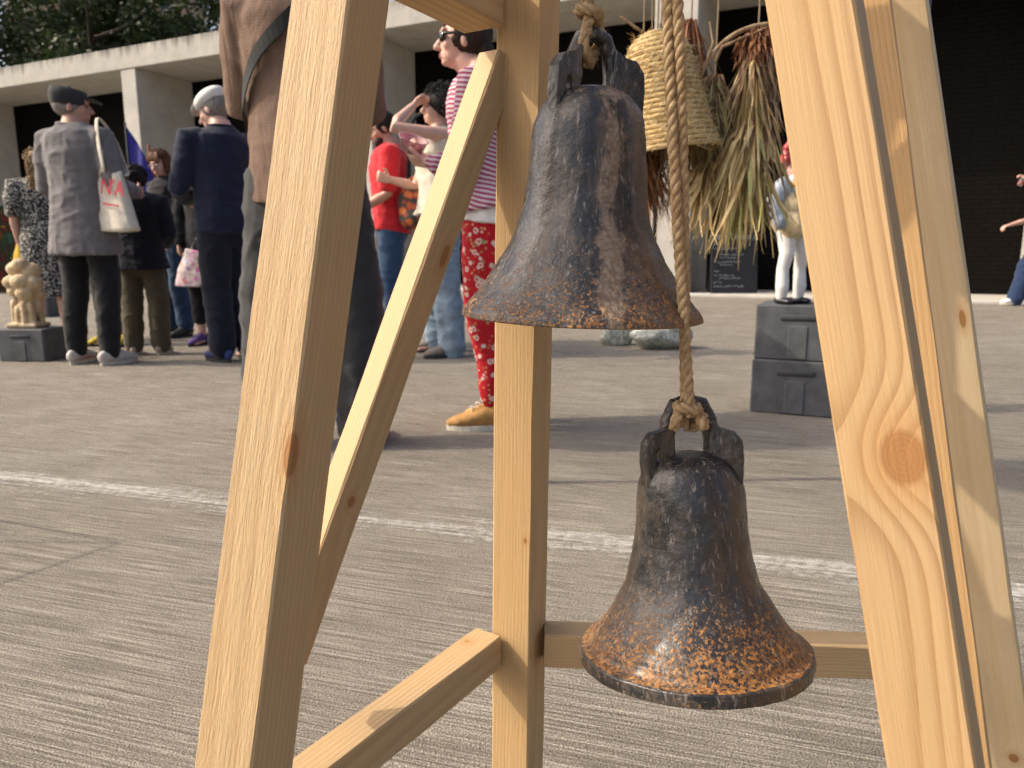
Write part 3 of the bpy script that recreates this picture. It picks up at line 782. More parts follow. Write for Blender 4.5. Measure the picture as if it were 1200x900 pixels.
def m_dry(name, stops):
    t = NT(name); c = t.coord(); a = t.noise(t.mapping(c, scale=(40, 40, 3)), 1.0, 3, .6)
    return t.out(t.ramp(a, stops), .7, t.bump(t.noise(t.mapping(c, scale=(400, 400, 20)), 1.0, 2), .4, .001), spec=.25)
M_DRYG = m_dry("dry yellow green leaves", [(.3, (.30, .24, .08)), (.5, (.46, .42, .17)), (.68, (.34, .38, .13))])
M_DRYB = m_dry("dry brown stems", [(.3, (.12, .07, .04)), (.5, (.28, .18, .10)), (.7, (.44, .33, .20))])
M_DRYR = m_dry("dry red brown flower heads", [(.3, (.12, .045, .02)), (.55, (.26, .11, .05)), (.75, (.36, .20, .10))])
M_DRYT = m_dry("dry tan husks", [(.3, (.34, .23, .09)), (.5, (.55, .41, .19)), (.72, (.66, .53, .30))])
def strips(mb, rnd, n, top, L, spread, w, droop=.55, zt=.0, twist=.5, lat=None):
    for _ in range(n):
        an = rnd.uniform(0, 6.28); q = math.sqrt(rnd.random()); ox, oy = math.cos(an) * q, math.sin(an) * q
        ll = L * rnd.uniform(.35, 1.05); p = Vector(top) + Vector((ox * spread * .22, oy * spread * .22, rnd.uniform(-zt, zt))); pts = []
        bend = rnd.uniform(-1, 1) * droop; bx, by = rnd.gauss(0, 1) * bend * ll * .4, rnd.gauss(0, 1) * bend * ll * .4
        for k in range(6):
            f = k / 5; kx = .012 * noise.noise(Vector((k * 1.7, p.x * 90, p.y * 90))); pts.append(p + Vector((ox * spread * (f ** .8) + bx * f * f + (lat or 0) * f + kx, oy * spread * (f ** .8) + by * f * f, -ll * f + .03 * math.sin(f * 3.1) * rnd.random())))
        ww = w * rnd.uniform(.5, 1.3); a = Vector((rnd.gauss(0, 1), rnd.gauss(0, 1), 0)).normalized(); vs, fs = [], []
        for k, pt in enumerate(pts):
            f = k / 5; wk = ww * (1 - f ** 2 * .9) * (.6 + .4 * math.sin(min(1, f * 3) * 1.57)); th = twist * k
            b = Vector((a.x * math.cos(th) - a.y * math.sin(th), a.x * math.sin(th) + a.y * math.cos(th), 0))
            c_ = Vector((-b.y, b.x, 0)) * wk * .35
            vs += [pt - b * wk, pt + c_, pt + b * wk]
        for k in range(5):
            fs += [(k * 3, k * 3 + 1, k * 3 + 4, k * 3 + 3), (k * 3 + 1, k * 3 + 2, k * 3 + 5, k * 3 + 4)]
        mb.add(vs, fs)
def bunch(label, px, py_top, py_bot, Y, spec, seed, tie=None):
    p = at(px, py_top, Y); L = (at(px, py_top, Y) - at(px, py_bot, Y)).length
    r = thing("dried_plant_bunch", label, "dried plants", p, 0, "dried plants hung upside down"); rnd = random.Random(seed)
    for nm, n, z0, ll, spread, w, mt, lat in spec:
        mb = MB(); strips(mb, rnd, n, (0, 0, -L * z0), L * ll, spread, w, zt=.02, lat=lat); mb.build(nm, mt, r)["kind"] = "stuff"
    mb = MB(); z = -L * (tie or .16)
    mb.loft([(.036 * math.cos(k * .5), .034 * math.sin(k * .5), z + k * .0011) for k in range(30)], [.003] * 30, n=5)
    mb.loft([(0, 0, z), (0, 0, ZK - p.z)], [.0025, .0025], n=5); mb.build("string", M_CORD, r)
    return r, p, L
b_, p_, L_ = bunch("big bunch of dried stalks with long yellow green leaves beside the right front leg", 888, 50, 300, YR,
    [("stems", 150, .02, .45, .062, .0045, M_DRYB, 0), ("flower_heads", 240, -.01, .13, .06, .006, M_DRYR, 0), ("green_leaves", 110, .28, .68, .055, .010, M_DRYG, -.02), ("tan_leaves", 130, .36, .66, .085, .009, M_DRYT, -.05), ("brown_leaves", 40, .25, .55, .08, .006, M_DRYB, .03), ("straw_stalks", 60, .05, .9, .07, .005, M_DRYT, -.02)], 3)
bunch("bunch of dried brown grass and tan husks between the doubled rope and the big bunch", 838, 95, 275, YR + .05,
    [("stems", 260, .0, .6, .07, .003, M_DRYB, -.01), ("seed_heads", 320, .05, .5, .06, .003, M_DRYG, .0), ("husks", 70, .55, .5, .10, .008, M_DRYT, -.04)], 4)
bunch("small bunch of red brown dried flowers below the straw bell", 752, 120, 272, YR + .16,
    [("stems", 200, .0, .75, .05, .003, M_DRYB, 0), ("flower_heads", 420, .40, .55, .09, .0045, M_DRYR, 0)], 5)
bunch("bunch of red brown dried grass hanging just right of the straw bell", 810, 30, 262, YR + .12,
    [("stems", 260, .0, .85, .06, .003, M_DRYR, .01), ("seed_heads", 300, .35, .6, .09, .004, M_DRYB, .0)], 6)
# bent twig
mb = MB(); tw = [at(812, 118, YR - .02), at(826, 78, YR - .02), at(850, 48, YR - .02), at(880, 32, YR - .02), at(915, 28, YR - .02), at(960, 34, YR - .02)]
mb.loft(catmull(tw, .01), [.0065] * len(catmull(tw, .01)), n=8)
mb.loft([at(838, 72, YR - .02), at(846, 55, YR - .03), at(858, 50, YR - .03), at(880, 40, YR - .03), at(905, 30, YR - .03)], [.005, .0048, .0045, .004, .003], n=7)
mb.loft([at(826, 78, YR - .02), at(836, 50, YR - .03), at(832, 26, YR - .03)], [.005, .004, .003], n=7)
mb.loft([at(728, 20, YR - .02), at(742, 30, YR - .02), at(757, 40, YR - .02)], [.003, .004, .004], n=6)
o = mb.build("twig", M_DRYB); tag(o, "bent bare twig arching over the dried grass", "twig")

# far black pole with a pale base in front of the piers
pp = gnd(764, 365); pole = thing("black_pole", "tall thin black pole rising behind the straw bell", "pole", pp)
mb = MB(); mb.loft([(0, 0, .02), (0, 0, 3.3)], [.028, .024], n=10, flat=True); mb.build("shaft", M_BLACKMETAL, pole)
mb = MB(); mb.lathe([(.2, 0), (.2, .03), (.04, .06), (.03, .1)], 20); mb.build("base", M_BLACKMETAL, pole)

# rocks on the ground behind the upper bell
t = NT("pale green rock"); c = t.coord(); a = t.noise(c, 9, 6, .65); b = t.noise(c, 45, 4, .6)
M_ROCK = t.out(t.mix(t.ramp(b, [(.45, 0.0), (.62, .8)]), t.ramp(a, [(.3, (.26, .29, .22)), (.5, (.48, .50, .42)), (.72, (.68, .68, .60))]), (.14, .13, .10)), .7, t.bump(b, .6, .02))
def rock(label, px, py, wpx, hpx, seed):
    p = gnd(px, py); s = depth_of(p) / FPX; mb = MB(); mb.ell((0, 0, 0), (1, 1, 1), n=24, m=16); rnd = random.Random(seed)
    planes = [(Vector((rnd.gauss(0, 1), rnd.gauss(0, 1), rnd.gauss(0, .7))).normalized(), rnd.uniform(.6, .9)) for _ in range(12)]
    vs = []
    for v in mb.v:
        q = Vector(v)
        for n_, d_ in planes:
            e = q.dot(n_) - d_
            if e > 0: q -= n_ * e * .92
        q += q.normalized() * (.06 * noise.noise(q * 3 + Vector((seed, 0, 0))) + .03 * noise.noise(q * 9))
        vs.append((q.x * wpx * s / 2, q.y * wpx * s / 2 * .7, max(q.z, -.72) * hpx * s * .6))
    zmin = min(v[2] for v in vs); mb.v = [(x, y, z - zmin - .004) for x, y, z in vs]
    o = mb.build("rock", M_ROCK); o.location = p; tag(o, label, "rock"); return o
rock("large pale green rock on the ground under the rim of the upper bell", 770, 408, 84, 34, 4)
rock("smaller dark green rock just left of the large pale one", 722, 404, 44, 30, 9)

# grey plastic blocks used as plinths
t = NT("grey moulded block"); c = t.coord(); a = t.noise(c, 12, 5, .6); b = t.noise(c, 140, 3, .6)
M_BLOCK = t.out(t.mix(t.ramp(b, [(.62, 0.0), (.7, .6)]), t.ramp(a, [(.3, (.055, .058, .063)), (.7, (.105, .109, .116))]), (.03, .03, .03)), .75, t.bump(t.math('ADD', a, b), .3, .004))
def block(label, loc, size, rz, group):
    r = thing("plinth_block", label, "block", loc, rz, group); w_, d_, h_ = size
    mb = MB(); mb.bbox((0, 0, h_ / 2), (w_, d_, h_), .006)
    mb.bbox((0, -d_ / 2 - .001, h_ * .33), (w_ * .22, .008, h_ * .60), .003)                # moulded rib
    mb.build("shell", M_BLOCK, r, smooth=False)
    mb = MB(); mb.loft([(-w_ * .20, -d_ / 2 - .001, h_ * .78), (w_ * .20, -d_ / 2 - .001, h_ * .78)], [(.006, h_ * .055), (.006, h_ * .055)], ref=(0, 1, 0), n=10)
    mb.build("grip_slot", M_SLOT, r); return r
M_SLOT = m_plain("dark grey recess", (.05, .053, .057), .9)
m_black = m_plain("black recess", (.006, .006, .006), .9)
g = gnd(948, 487); bw = 98 * depth_of(g) / FPX; bh = 64 * depth_of(g) / FPX
block("lower of two stacked grey plinth blocks beside the right front leg", g + Vector((0, .16, 0)), (bw, .34, bh), R(-24), "stacked grey plinth blocks")
block("upper of two stacked grey plinth blocks, under the painted figure", g + Vector((.004, .16, bh + .001)), (bw * .97, .33, bh), R(-26), "stacked grey plinth blocks")
# painted figure on the blocks
fg = thing("painted_figure", "small painted ceramic figure with red curls, cream breeches and white legs on the grey blocks", "sculpture", g + Vector((-.075, .12, 2 * bh + .002)), R(28)); fg.scale = (1.05, 1.05, 1.08)
M_WHITEC = m_plain("white glazed ceramic", (.72, .71, .68), .3, .06, 20); M_CREAM = m_plain("cream glazed ceramic", (.66, .52, .30), .35, .2, 25)
M_GREYB = m_plain("grey blue glaze", (.30, .34, .40), .35, .15, 25); M_REDC = m_plain("red glaze", (.42, .05, .05), .35, .3, 40); M_PINKC = m_plain("pink flesh glaze", (.70, .42, .36), .35, .1, 30); M_YELC = m_plain("ochre glaze", (.60, .38, .06), .35, .15, 40)
mb = MB()
for sx in (-1, 1):
    mb.loft([(sx * .05, 0, .02), (sx * .052, -.005, .07), (sx * .05, 0, .14), (sx * .045, -.012, .20), (sx * .04, 0, .29)], [.021, .028, .025, .030, .042], n=12)
obj("legs", remesh(mb, "legs", .004, 3), M_WHITEC, fg)
mb = MB()
for sx in (-1, 1):
    mb.loft([(sx * .052, .012, .016), (sx * .055, -.05, .012)], [(.022, .016), (.017, .011)], n=10)
mb.loft([(.0, .02, .012), (.1, .02, .012)], [(.06, .012), (.05, .012)], ref=(0, 1, 0))
obj("shoes", remesh(mb, "shoes", .004, 2), m_plain("black glaze", (.015, .015, .018), .3), fg)
mb = MB(); mb.ell((0, .0, .33), (.095, .085, .075)); mb.ell((-.045, -.03, .315), (.055, .055, .055)); mb.ell((.05, -.03, .315), (.055, .055, .055)); mb.ell((-.03, 0, .39), (.075, .07, .06))
obj("breeches", remesh(mb, "breeches", .005, 3, lambda p: noise.noise(p * 30) * .006), M_CREAM, fg)
mb = MB(); mb.loft([(0, .01, .36), (0, .0, .44), (0, 0, .50)], [(.08, .06), (.075, .058), (.04, .04)])
mb.loft([(-.08, 0, .47), (-.125, .0, .40), (-.115, -.03, .32)], [.032, .034, .026]); mb.loft([(.08, 0, .47), (.125, .0, .40), (.08, -.07, .37)], [.032, .034, .026])
obj("jacket", remesh(mb, "jacket", .005, 3, lambda p: noise.noise(p * 40) * .004), M_GREYB, fg)
mb = MB(); mb.loft([(.0, -.058, .36), (0, -.062, .42), (0, -.045, .47)], [(.04, .02), (.045, .02), (.03, .02)]); obj("waistcoat", remesh(mb, "waistcoat", .004, 2), M_WHITEC, fg)
mb = MB(); mb.loft([(.05 * math.cos(a_), .045 * math.sin(a_), .475 + .006 * math.sin(a_ * 3)) for a_ in [k * .33 for k in range(20)]], [.013] * 20, n=8); obj("collar", mb.mesh("collar"), M_YELC, fg)
mb = MB(); mb.ell((0, 0, .545), (.046, .05, .06)); mb.ell((0, -.05, .54), (.012, .016, .013)); mb.ell((0, -.03, .51), (.02, .022, .02)); obj("head", remesh(mb, "head", .004, 2), M_PINKC, fg)
mb = MB(); mb.ell((0, -.052, .524), (.016, .006, .008)); mb.build("mouth", M_REDC, fg)
for sx in (-1, 1): mb = MB(); mb.ell((sx * .02, -.045, .562), (.009, .006, .007)); mb.build("eye", m_black, fg)
mb = MB(); rnd = random.Random(2)
for _ in range(95):
    an = rnd.uniform(.15, 2.99); ph = rnd.uniform(-.3, 1.5); q = Vector((math.cos(an) * math.cos(ph) * .06, math.sin(an) * math.cos(ph) * .055 - .004, .57 + math.sin(ph) * .085)); mb.ell(q, (.017, .017, .018), n=8, m=6)
mb.build("curly_hair", M_REDC, fg)

# knobbly carved stone on a grey block at the left edge
g = gnd(28, 424); s = depth_of(g) / FPX
block("grey plinth block under the carved stone at the left edge", g + Vector((0, .14, 0)), (56 * s, .28, 38 * s), R(-4), "plinth blocks at the left")
t = NT("honey limestone"); c = t.coord(); a = t.noise(c, 14, 5, .6); b = t.noise(c, 90, 3, .6)
M_STONE = t.out(t.ramp(a, [(.3, (.36, .24, .12)), (.55, (.55, .42, .25)), (.75, (.64, .52, .34))]), .75, t.bump(b, .4, .004))
mb = MB(); u = s
for (x, y, z, r) in [(-8, 0, 118, 13), (9, 3, 116, 13), (0, -4, 124, 11), (-13, -5, 100, 12), (2, -10, 101, 13), (14, -3, 98, 13), (-10, -4, 88, 11), (6, -8, 86, 13), (16, 2, 84, 10), (-2, 8, 104, 16)]:
    mb.ell((x * u, y * u, (z - 38) * u), (r * u, r * u, r * .82 * u))
mb.loft([(3 * u, 0, 52 * u), (4 * u, 0, 36 * u), (2 * u, 0, 24 * u)], [(13 * u, 11 * u), (13 * u, 11 * u), (17 * u, 13 * u)])
for (x, y, h_) in [(-14, -6, 34), (-6, -11, 26), (4, -13, 31), (13, -10, 30), (17, 2, 36), (-14, 6, 30)]:
    mb.loft([(x * u, y * u, 4 * u), (x * u, y * u, h_ * .7 * u), (x * .9 * u, y * .9 * u, h_ * u)], [4.6 * u, 4.2 * u, 5.4 * u], n=10)
mb.bbox((0, 0, 3.5 * u), (42 * u, 36 * u, 7 * u), 2 * u); mb.bbox((0, 6 * u, 18 * u), (26 * u, 14 * u, 36 * u), 2 * u)
o = obj("carved_stone", remesh(mb, "carved_stone", .0058, 3, lambda p: noise.noise(p * 60) * .003), M_STONE); o.scale = (.86, .86, .86); o.location = g + Vector((-.03, .14, 38 * s + .001)); tag(o, "honey coloured carved stone of rounded lumps on small columns, at the left edge", "sculpture")
g3 = gnd(36, 372); block("grey plinth block behind the carved stone", g3 + Vector((0, .15, 0)), (.36, .30, .22), R(5), "plinth blocks at the left")

# painted board, red stick and cords at the far left
t = NT("expressive painting"); c = t.coord(); a = t.noise(c, 4, 4, .6, 1.5); b = t.noise(t.mapping(c, loc=(3, 1, 2)), 5, 3, .6, 2.0)
M_PAINT = t.out(t.mix(t.ramp(b, [(.62, 0.0), (.66, 1.0)]), t.ramp(a, [(.34, (.06, .007, .005)), (.47, (.012, .005, .005)), (.56, (.006, .015, .008)), (.68, (.012, .04, .025))]), (.22, .12, .01)), .95, spec=.03)
g = gnd(4, 344); pt = thing("painting", "large dark red and green painting leaning low at the left edge", "painting", g, R(-22)); pt.rotation_euler = (R(-7), 0, R(-20))
mb = MB(); mb.bbox((0, 0, .78), (1.7, .04, 1.52), .004); mb.build("canvas", M_PAINT, pt, smooth=False)
for x in (-.5, .5): mb = MB(); mb.bbox((x, .03, .40), (.05, .05, .80), .003); mb.build("prop", M_BARK, pt, smooth=False)
M_REDP = m_plain("red paint", (.48, .05, .025), .5)
g = gnd(34, 352); mb = MB(); a0 = g + Vector((.1, .3, 0)); a1 = at(26, 220, g.y + .3); mb.loft([a0, a1], [.02, .03], n=8); o = mb.build("red_stick", M_REDP); tag(o, "thin red painted stick leaning beside the painting", "stick")
g = gnd(190, 345); mb = MB(); a1 = at(174, 170, g.y); mb.loft([(g.x, g.y, 0), a1.lerp(g, .5), a1], [(.06, .05), (.055, .05), (.02, .02)], n=10); o = mb.build("rust_post", m_plain("rust red timber", (.20, .055, .028), .8)); tag(o, "rust red tapering post behind the dark haired person in navy", "post")
t = NT("ultramarine cloth"); c = t.coord(); M_BLUE = t.out((.018, .016, .20), .8, t.bump(t.noise(t.mapping(c, scale=(6, 6, 2)), 1.0, 3), .6, .05))
p = at(147, 147, 8.6); q = at(173, 190, 8.6); fl_ = thing("flag", "deep blue pointed cloth flag showing between the grey jacket and the pier", "flag", (p.x, p.y, 0))
h_ = p.z; w_ = q.x - p.x + .05; mb = MB(); n_ = 10
for i in range(n_ + 1):
    f = i / n_
    for j in range(n_ + 1):
        e_ = j / n_; x = f * w_; z = h_ - f * .43 - e_ * (1.0 - .25 * f); y = .05 * math.sin(f * 7 + e_ * 2) * f
        mb.v.append((x, y, z))
for i in range(n_):
    for j in range(n_): a_ = i * (n_ + 1) + j; mb.f.append((a_, a_ + 1, a_ + n_ + 2, a_ + n_ + 1)); mb.mi.append(0)
me_ = mb.build("cloth", M_BLUE, fl_); me_.modifiers.new("solid", 'SOLIDIFY').thickness = .004
mb = MB(); mb.loft([(0, 0, 0), (0, 0, h_ + .03)], [.012, .01], n=8); mb.build("pole", M_BLACKMETAL, fl_)

# chalk menu board by the pier
g = gnd(860, 347); s = depth_of(g) / FPX; cbd = thing("chalkboard", "tall black chalkboard with white handwritten lines standing by the pier", "chalkboard", g, R(4)); cbd.rotation_euler = (R(-6), 0, R(4))
W_, H_ = 55 * s, 74 * s
mb = MB(); mb.bbox((0, 0, H_ / 2), (W_, .03, H_), .004); mb.build("board", m_plain("black chalkboard paint", (.012, .014, .018), .7, .3, 10), cbd, smooth=False)
mb = MB(); mb.bbox((0, .22, H_ * .42), (W_ * .9, .025, H_ * .84), .004, Matrix.Rotation(R(16), 3, 'X')); mb.build("rear_leg", M_BLACKMETAL, cbd, smooth=False)
M_CHALK = m_plain("white chalk", (.50, .52, .55), .9, .3, 60); rnd = random.Random(4); mb = MB()
def stroke(pts, w=.0055):
    for (x0, z0), (x1, z1_) in zip(pts, pts[1:]):
        d = Vector((x1 - x0, 0, z1_ - z0)); nn = Vector((-d.z, 0, d.x)).normalized() * w * .5; a, b = Vector((x0, -.0185, z0)), Vector((x1, -.0185, z1_))
        mb.add([a - nn, b - nn, b + nn, a + nn], [(0, 1, 2, 3)])
def word(x, z, n, h):
    for _ in range(n):
        k = rnd.randint(3, 4); pts = [(x + i * h * .28, z + rnd.uniform(0, h)) for i in range(k)]; stroke(pts); x += h * .28 * (k - 1) + h * .2
    return x + h * .5
x = -W_ * .40
for ch in range(7): stroke([(x, H_ * .88), (x + .01, H_ * .95)], .009); stroke([(x + .01, H_ * .95), (x + .045, H_ * .95)], .008); stroke([(x + .045, H_ * .95), (x + .04, H_ * .88)], .009); stroke([(x + .01, H_ * .915), (x + .04, H_ * .915)], .007); x += .105
for z, words in [(.80, [4]), (.725, [5, 7, 5]), (.635, [8, 9]), (.585, [7, 5]), (.52, [5, 7, 6]), (.475, [6, 4]), (.37, [5]), (.31, [3, 3, 6, 3]), (.265, [8, 7]), (.20, [6]), (.14, [7, 6, 9])]:
    x = -W_ * (.45 if len(words) != 2 else .33)
    for w_ in words:
        if x < W_ * .38: x = word(x, H_ * z, w_ - 1, .03)
mb.build("writing", M_CHALK, cbd, smooth=False)["kind"] = "stuff"
# white trestle table inside the bay
g = gnd(905, 338); tb = thing("trestle_table", "white topped table in the dark bay behind the chalkboard", "table", g + Vector((0, .4, 0)), R(-25))
mb = MB(); mb.bbox((0, 0, .86), (1.5, .6, .05), .005); mb.build("tabletop", m_plain("white laminate", (.6, .6, .58), .4), tb, smooth=False)
for x in (-.65, .65):
    for y in (-.22, .22): mb = MB(); mb.bbox((x, y, .44), (.05, .05, .79), .004); mb.build("leg", M_BLACKMETAL, tb, smooth=False)
mb = MB(); mb.bbox((0, -.28, .5), (1.4, .02, .62), .003); mb.build("black_skirt", m_black, tb, smooth=False)

# another open frame out of view to the left: its thin shadow falls across the concrete
ap = gnd(140, 636); k = 1.05 / math.tan(R(SUN_EL)); apex = Vector((ap.x - k * math.cos(R(SUN_A)), ap.y - k * math.sin(R(SUN_A)), 1.05))
f1 = ap + (gnd(0, 610) - ap) * 2.4; f2 = ap + (gnd(0, 684) - ap) * 2.4
tp = thing("pole_tripod", "light pole tripod just out of view on the left, casting thin crossed shadows", "tripod")
for f_ in (f1, f2, Vector((apex.x - .5, apex.y + .1, 0))):
    mb = MB(); mb.loft([(f_.x, f_.y, 0), apex], [.0055, .005], n=8); mb.build("leg", m_plain("grey pole", (.3, .28, .25), .7), tp)
# ------------------------------------------------------------------ people
SK_PALE = m_skin("pale skin", (.62, .38, .29)); SK_TAN = m_skin("tanned skin", (.46, .26, .18))
M_SOLE_D = m_plain("dark rubber sole", (.03, .03, .03), .8); M_SOLE_L = m_plain("cream rubber sole", (.60, .55, .45), .7)
def V(*a): return Vector(a)
class Fig:
    def __init__(s, label, foot, yaw, H, skin, hyaw=0, hpitch=0, female=False, bw=1.0, lean=0.0, headfwd=0.0, hd=.035, seed=1, legs=None, arms=None, voxel=.009, stance=.10):
        s.r = thing("person", label, "person", (foot.x, foot.y, 0), R(yaw)); k = H / 1.75; s.r.scale = (k, k, k); s.k = k
        s.f, s.bw, s.seed, s.vx = female, bw, seed, voxel
        s.T = Matrix.Translation((0, .01 + lean * 1.2 + headfwd, 1.52 - hd - headfwd * .25)) @ Matrix.Rotation(R(hyaw), 4, 'Z') @ Matrix.Rotation(R(hpitch), 4, 'X') @ Matrix.Translation((0, -.01, -1.52))
        s.lean = lean
        sh = (.165 if female else .190) * bw
        s.legs = legs or [[V(-.085, 0, .90), V(-stance, .02, .49), V(-stance * 1.05, -.02, .085)], [V(.085, 0, .90), V(stance, .02, .49), V(stance * 1.05, -.02, .085)]]
        s.arms = []
        for sg, (e, w, palm, curl) in zip((-1, 1), arms or [(V(-.25, -.02, 1.13), V(-.24, .06, .88), V(1, 0, 0), .35), (V(.25, -.02, 1.13), V(.24, .06, .88), V(-1, 0, 0), .35)]):
            s.arms.append((V(sg * sh, -.005 + lean, 1.415), e, w, palm, curl, sg))
        base = [(.84, .150, .105, 0), (.93, .172, .125, -.01), (1.03, .155, .112, .0), (1.12, .140, .100, .005), (1.22, .146, .110, .01), (1.31, .156, .118, .012), (1.39, .162, .105, 0), (1.44, .125, .085, -.005), (1.485, .068, .066, -.005)] if female else \
               [(.84, .150, .108, 0), (.93, .166, .122, -.008), (1.03, .160, .118, 0), (1.12, .158, .114, .006), (1.22, .168, .118, .008), (1.31, .182, .124, .008), (1.39, .186, .112, 0), (1.44, .145, .092, -.008), (1.49, .074, .070, -.008)]
        s.rings = [(z, a * bw, b * (bw * .5 + .5), y + lean * max(0, (z - .9) / .5)) for z, a, b, y in base]
        s.skin = skin; s.body()
    def body(s):
        mb = MB()
        mb.loft([(0, y, z) for z, a, b, y in s.rings], [(a * .93, b * .93) for z, a, b, y in s.rings], n=20)
        mb.loft([(0, s.lean - .008, 1.45), s.T @ V(0, .0, 1.57)], [.056 if s.f else .062, .054 if s.f else .058], n=14)
        s.head(mb)
        for h, kn, an in s.legs:
            mid = kn.lerp(an, .3) + V(0, -.018, 0)
            mb.loft([h, h.lerp(kn, .5), kn, mid, kn.lerp(an, .75), an], [.082, .068, .052, .054, .040, .034], n=14)
            mb.loft([an + V(0, -.03, -.045), an + V(0, .06, -.05), an + V(0, .15, -.062)], [(.03, .03), (.038, .026), (.035, .016)], n=12)
        for sh, e, w, palm, curl, sg in s.arms:
            f = .88 if s.f else 1.0
            mb.loft([sh + V(-sg * .03, 0, 0), sh.lerp(e, .35), e, e.lerp(w, .3), w], [.052 * f, .046 * f, .038 * f, .040 * f, .026 * f], n=14)
            s.hand(mb, e, w, palm, curl, sg, f)
        s.b = obj("body", remesh(mb, "body", s.vx * .75, 2), s.skin, s.r)
    def hand(s, mb, e, w, palm, curl, sg, f):
        d = (w - e).normalized(); n = (palm - d * palm.dot(d)).normalized(); side = d.cross(n)
        if side.dot(V(0, 1, 0.3)) < 0: side = -side                     # thumb side
        c = w + d * .045
        mb.loft([w, w + d * .03, w + d * .085], [(.027 * f, .018), (.038 * f, .017), (.040 * f, .014)], ref=side, n=12)
        for i, (o, L) in enumerate(((.030, .070), (.010, .080), (-.011, .074), (-.031, .058))):
            p = w + d * .085 + side * o * f; pts = [p - d * .012]; a = 0
            for q in range(3):
                a += curl * (1.0 if q else .7); p = p + (d * math.cos(a) + n * math.sin(a)) * L * (.45, .32, .25)[q]; pts.append(p)
            mb.loft(pts, [.0095, .009, .0085, .007], n=8)
        p = w + d * .03 + side * .034 * f; q = p + (d * .7 + side * .6 + n * .35).normalized() * .038; mb.loft([w + d * .02 + side * .018, p, q, q + (d + n * .5).normalized() * .030], [.013, .012, .010, .008], n=8)
    def head(s, mb):
        h = MB(); g = .97 if s.f else 1.0
        h.ell((0, -.012, 1.662), (.074 * g, .093, .090)); h.ell((0, .030, 1.622), (.060 * g, .062, .088)); h.ell((0, .040, 1.585), (.050 * g, .052, .052)); h.ell((0, .072, 1.556), (.020, .018, .016))
        h.loft([(0, .088, 1.655), (0, .102, 1.628), (0, .112, 1.612)], [.009, .012, .014], n=10); h.ell((0, .100, 1.607), (.017, .012, .009))
        h.ell((0, .088, 1.583), (.022, .012, .006)); h.ell((0, .086, 1.573), (.019, .011, .006))
        h.loft([(-.04, .078, 1.672), (0, .090, 1.670), (.04, .078, 1.672)], [.010, .011, .010], n=8, ref=(0, 1, 0))
        for sg in (-1, 1):
            h.ell((sg * .038, .062, 1.615), (.02, .02, .022)); h.ell((sg * .077 * g, -.008, 1.622), (.009, .015, .026), Matrix.Rotation(R(-12), 3, 'X'))
        mb.add([s.T @ Vector(p) for p in h.v], h.f)
    def headpart(s, name, mb, mat, smooth=True):
        mb.v = [tuple(s.T @ Vector(p)) for p in mb.v]; return mb.build(name, mat, s.r, smooth)
    def eyes(s):
        for sg in (-1, 1):
            mb = MB(); mb.ell((sg * .029, .083, 1.640), (.010, .006, .006), n=10, m=8); s.headpart("eye", mb, M_EYE)
    def wr(s, amp, kx=7, kz=13):
        sd = s.seed * 3.7
        def f(p):
            a = noise.noise(Vector((p.x * kx + sd, p.y * kx, p.z * kz))); b = noise.noise(Vector((p.x * 22, p.y * 22 + sd, p.z * 30 + p.x * 18)))
            r1 = 1 - 3.2 * abs(noise.noise(Vector((p.x * 6 + p.z * 5, p.y * 6 + sd, p.z * 8 - p.x * 5)))); r2 = 1 - 3.2 * abs(noise.noise(Vector((p.x * 5 - p.z * 6, p.y * 7 + sd * 2, p.z * 10 + p.x * 6))))
            return amp * (.7 * a + .1 * b + .7 * max(r1, 0) ** 1.5 + .5 * max(r2, 0) ** 1.5 - .3)
        return f
    def top(s, name, mat, hem, ease=.018, sleeve=1.0, cuff=None, flare=0.0, amp=.006, arm_ease=.014, sleeveless=False, puff=0, neck=1.49):
        mb = MB(); rg = [r for r in s.rings if r[0] > hem + .02 and r[0] <= neck + .01]; z0 = s.rings[1]
        low = [(hem, max(z0[1] + flare, .10), z0[2] + flare * .8, 0)] if hem < rg[0][0] else []
        if hem < .84: low.append((.86, z0[1] + flare * .4, z0[2] + flare * .3, -.005)); rg = [r for r in rg if r[0] > .9]
        al = low + rg
        mb.loft([(0, y, z) for z, a, b, y in al], [(a + ease, b + ease) for z, a, b, y in al[:-1]] + [(al[-1][1] + ease * .4, al[-1][2] + ease * .4)], n=24, flat=True)
        if not sleeveless:
            for sh, e, w, palm, curl, sg in s.arms:
                pts = [sh + V(-sg * .06, 0, .005), sh, sh.lerp(e, .5), e]; rad = [.055, .062 + arm_ease * .6 + puff, .050 + arm_ease + puff, .042 + arm_ease + puff * .6]
                if sleeve < .5:
                    e2 = sh.lerp(e, sleeve * 2); pts = [pts[0], sh, sh.lerp(e2, .6), e2]; rad = [.055, .060 + arm_ease * .7 + puff, .055 + arm_ease + puff, .056 + arm_ease]
                else:
                    f = (sleeve - .5) * 2; pts += [e.lerp(w, f * .5), e.lerp(w, f)]; rad += [.042 + arm_ease, cuff or .034 + arm_ease * .7]
                mb.loft(pts, rad, n=16)
        return obj(name, remesh(mb, name, s.vx, 3, s.wr(amp)), mat, s.r)
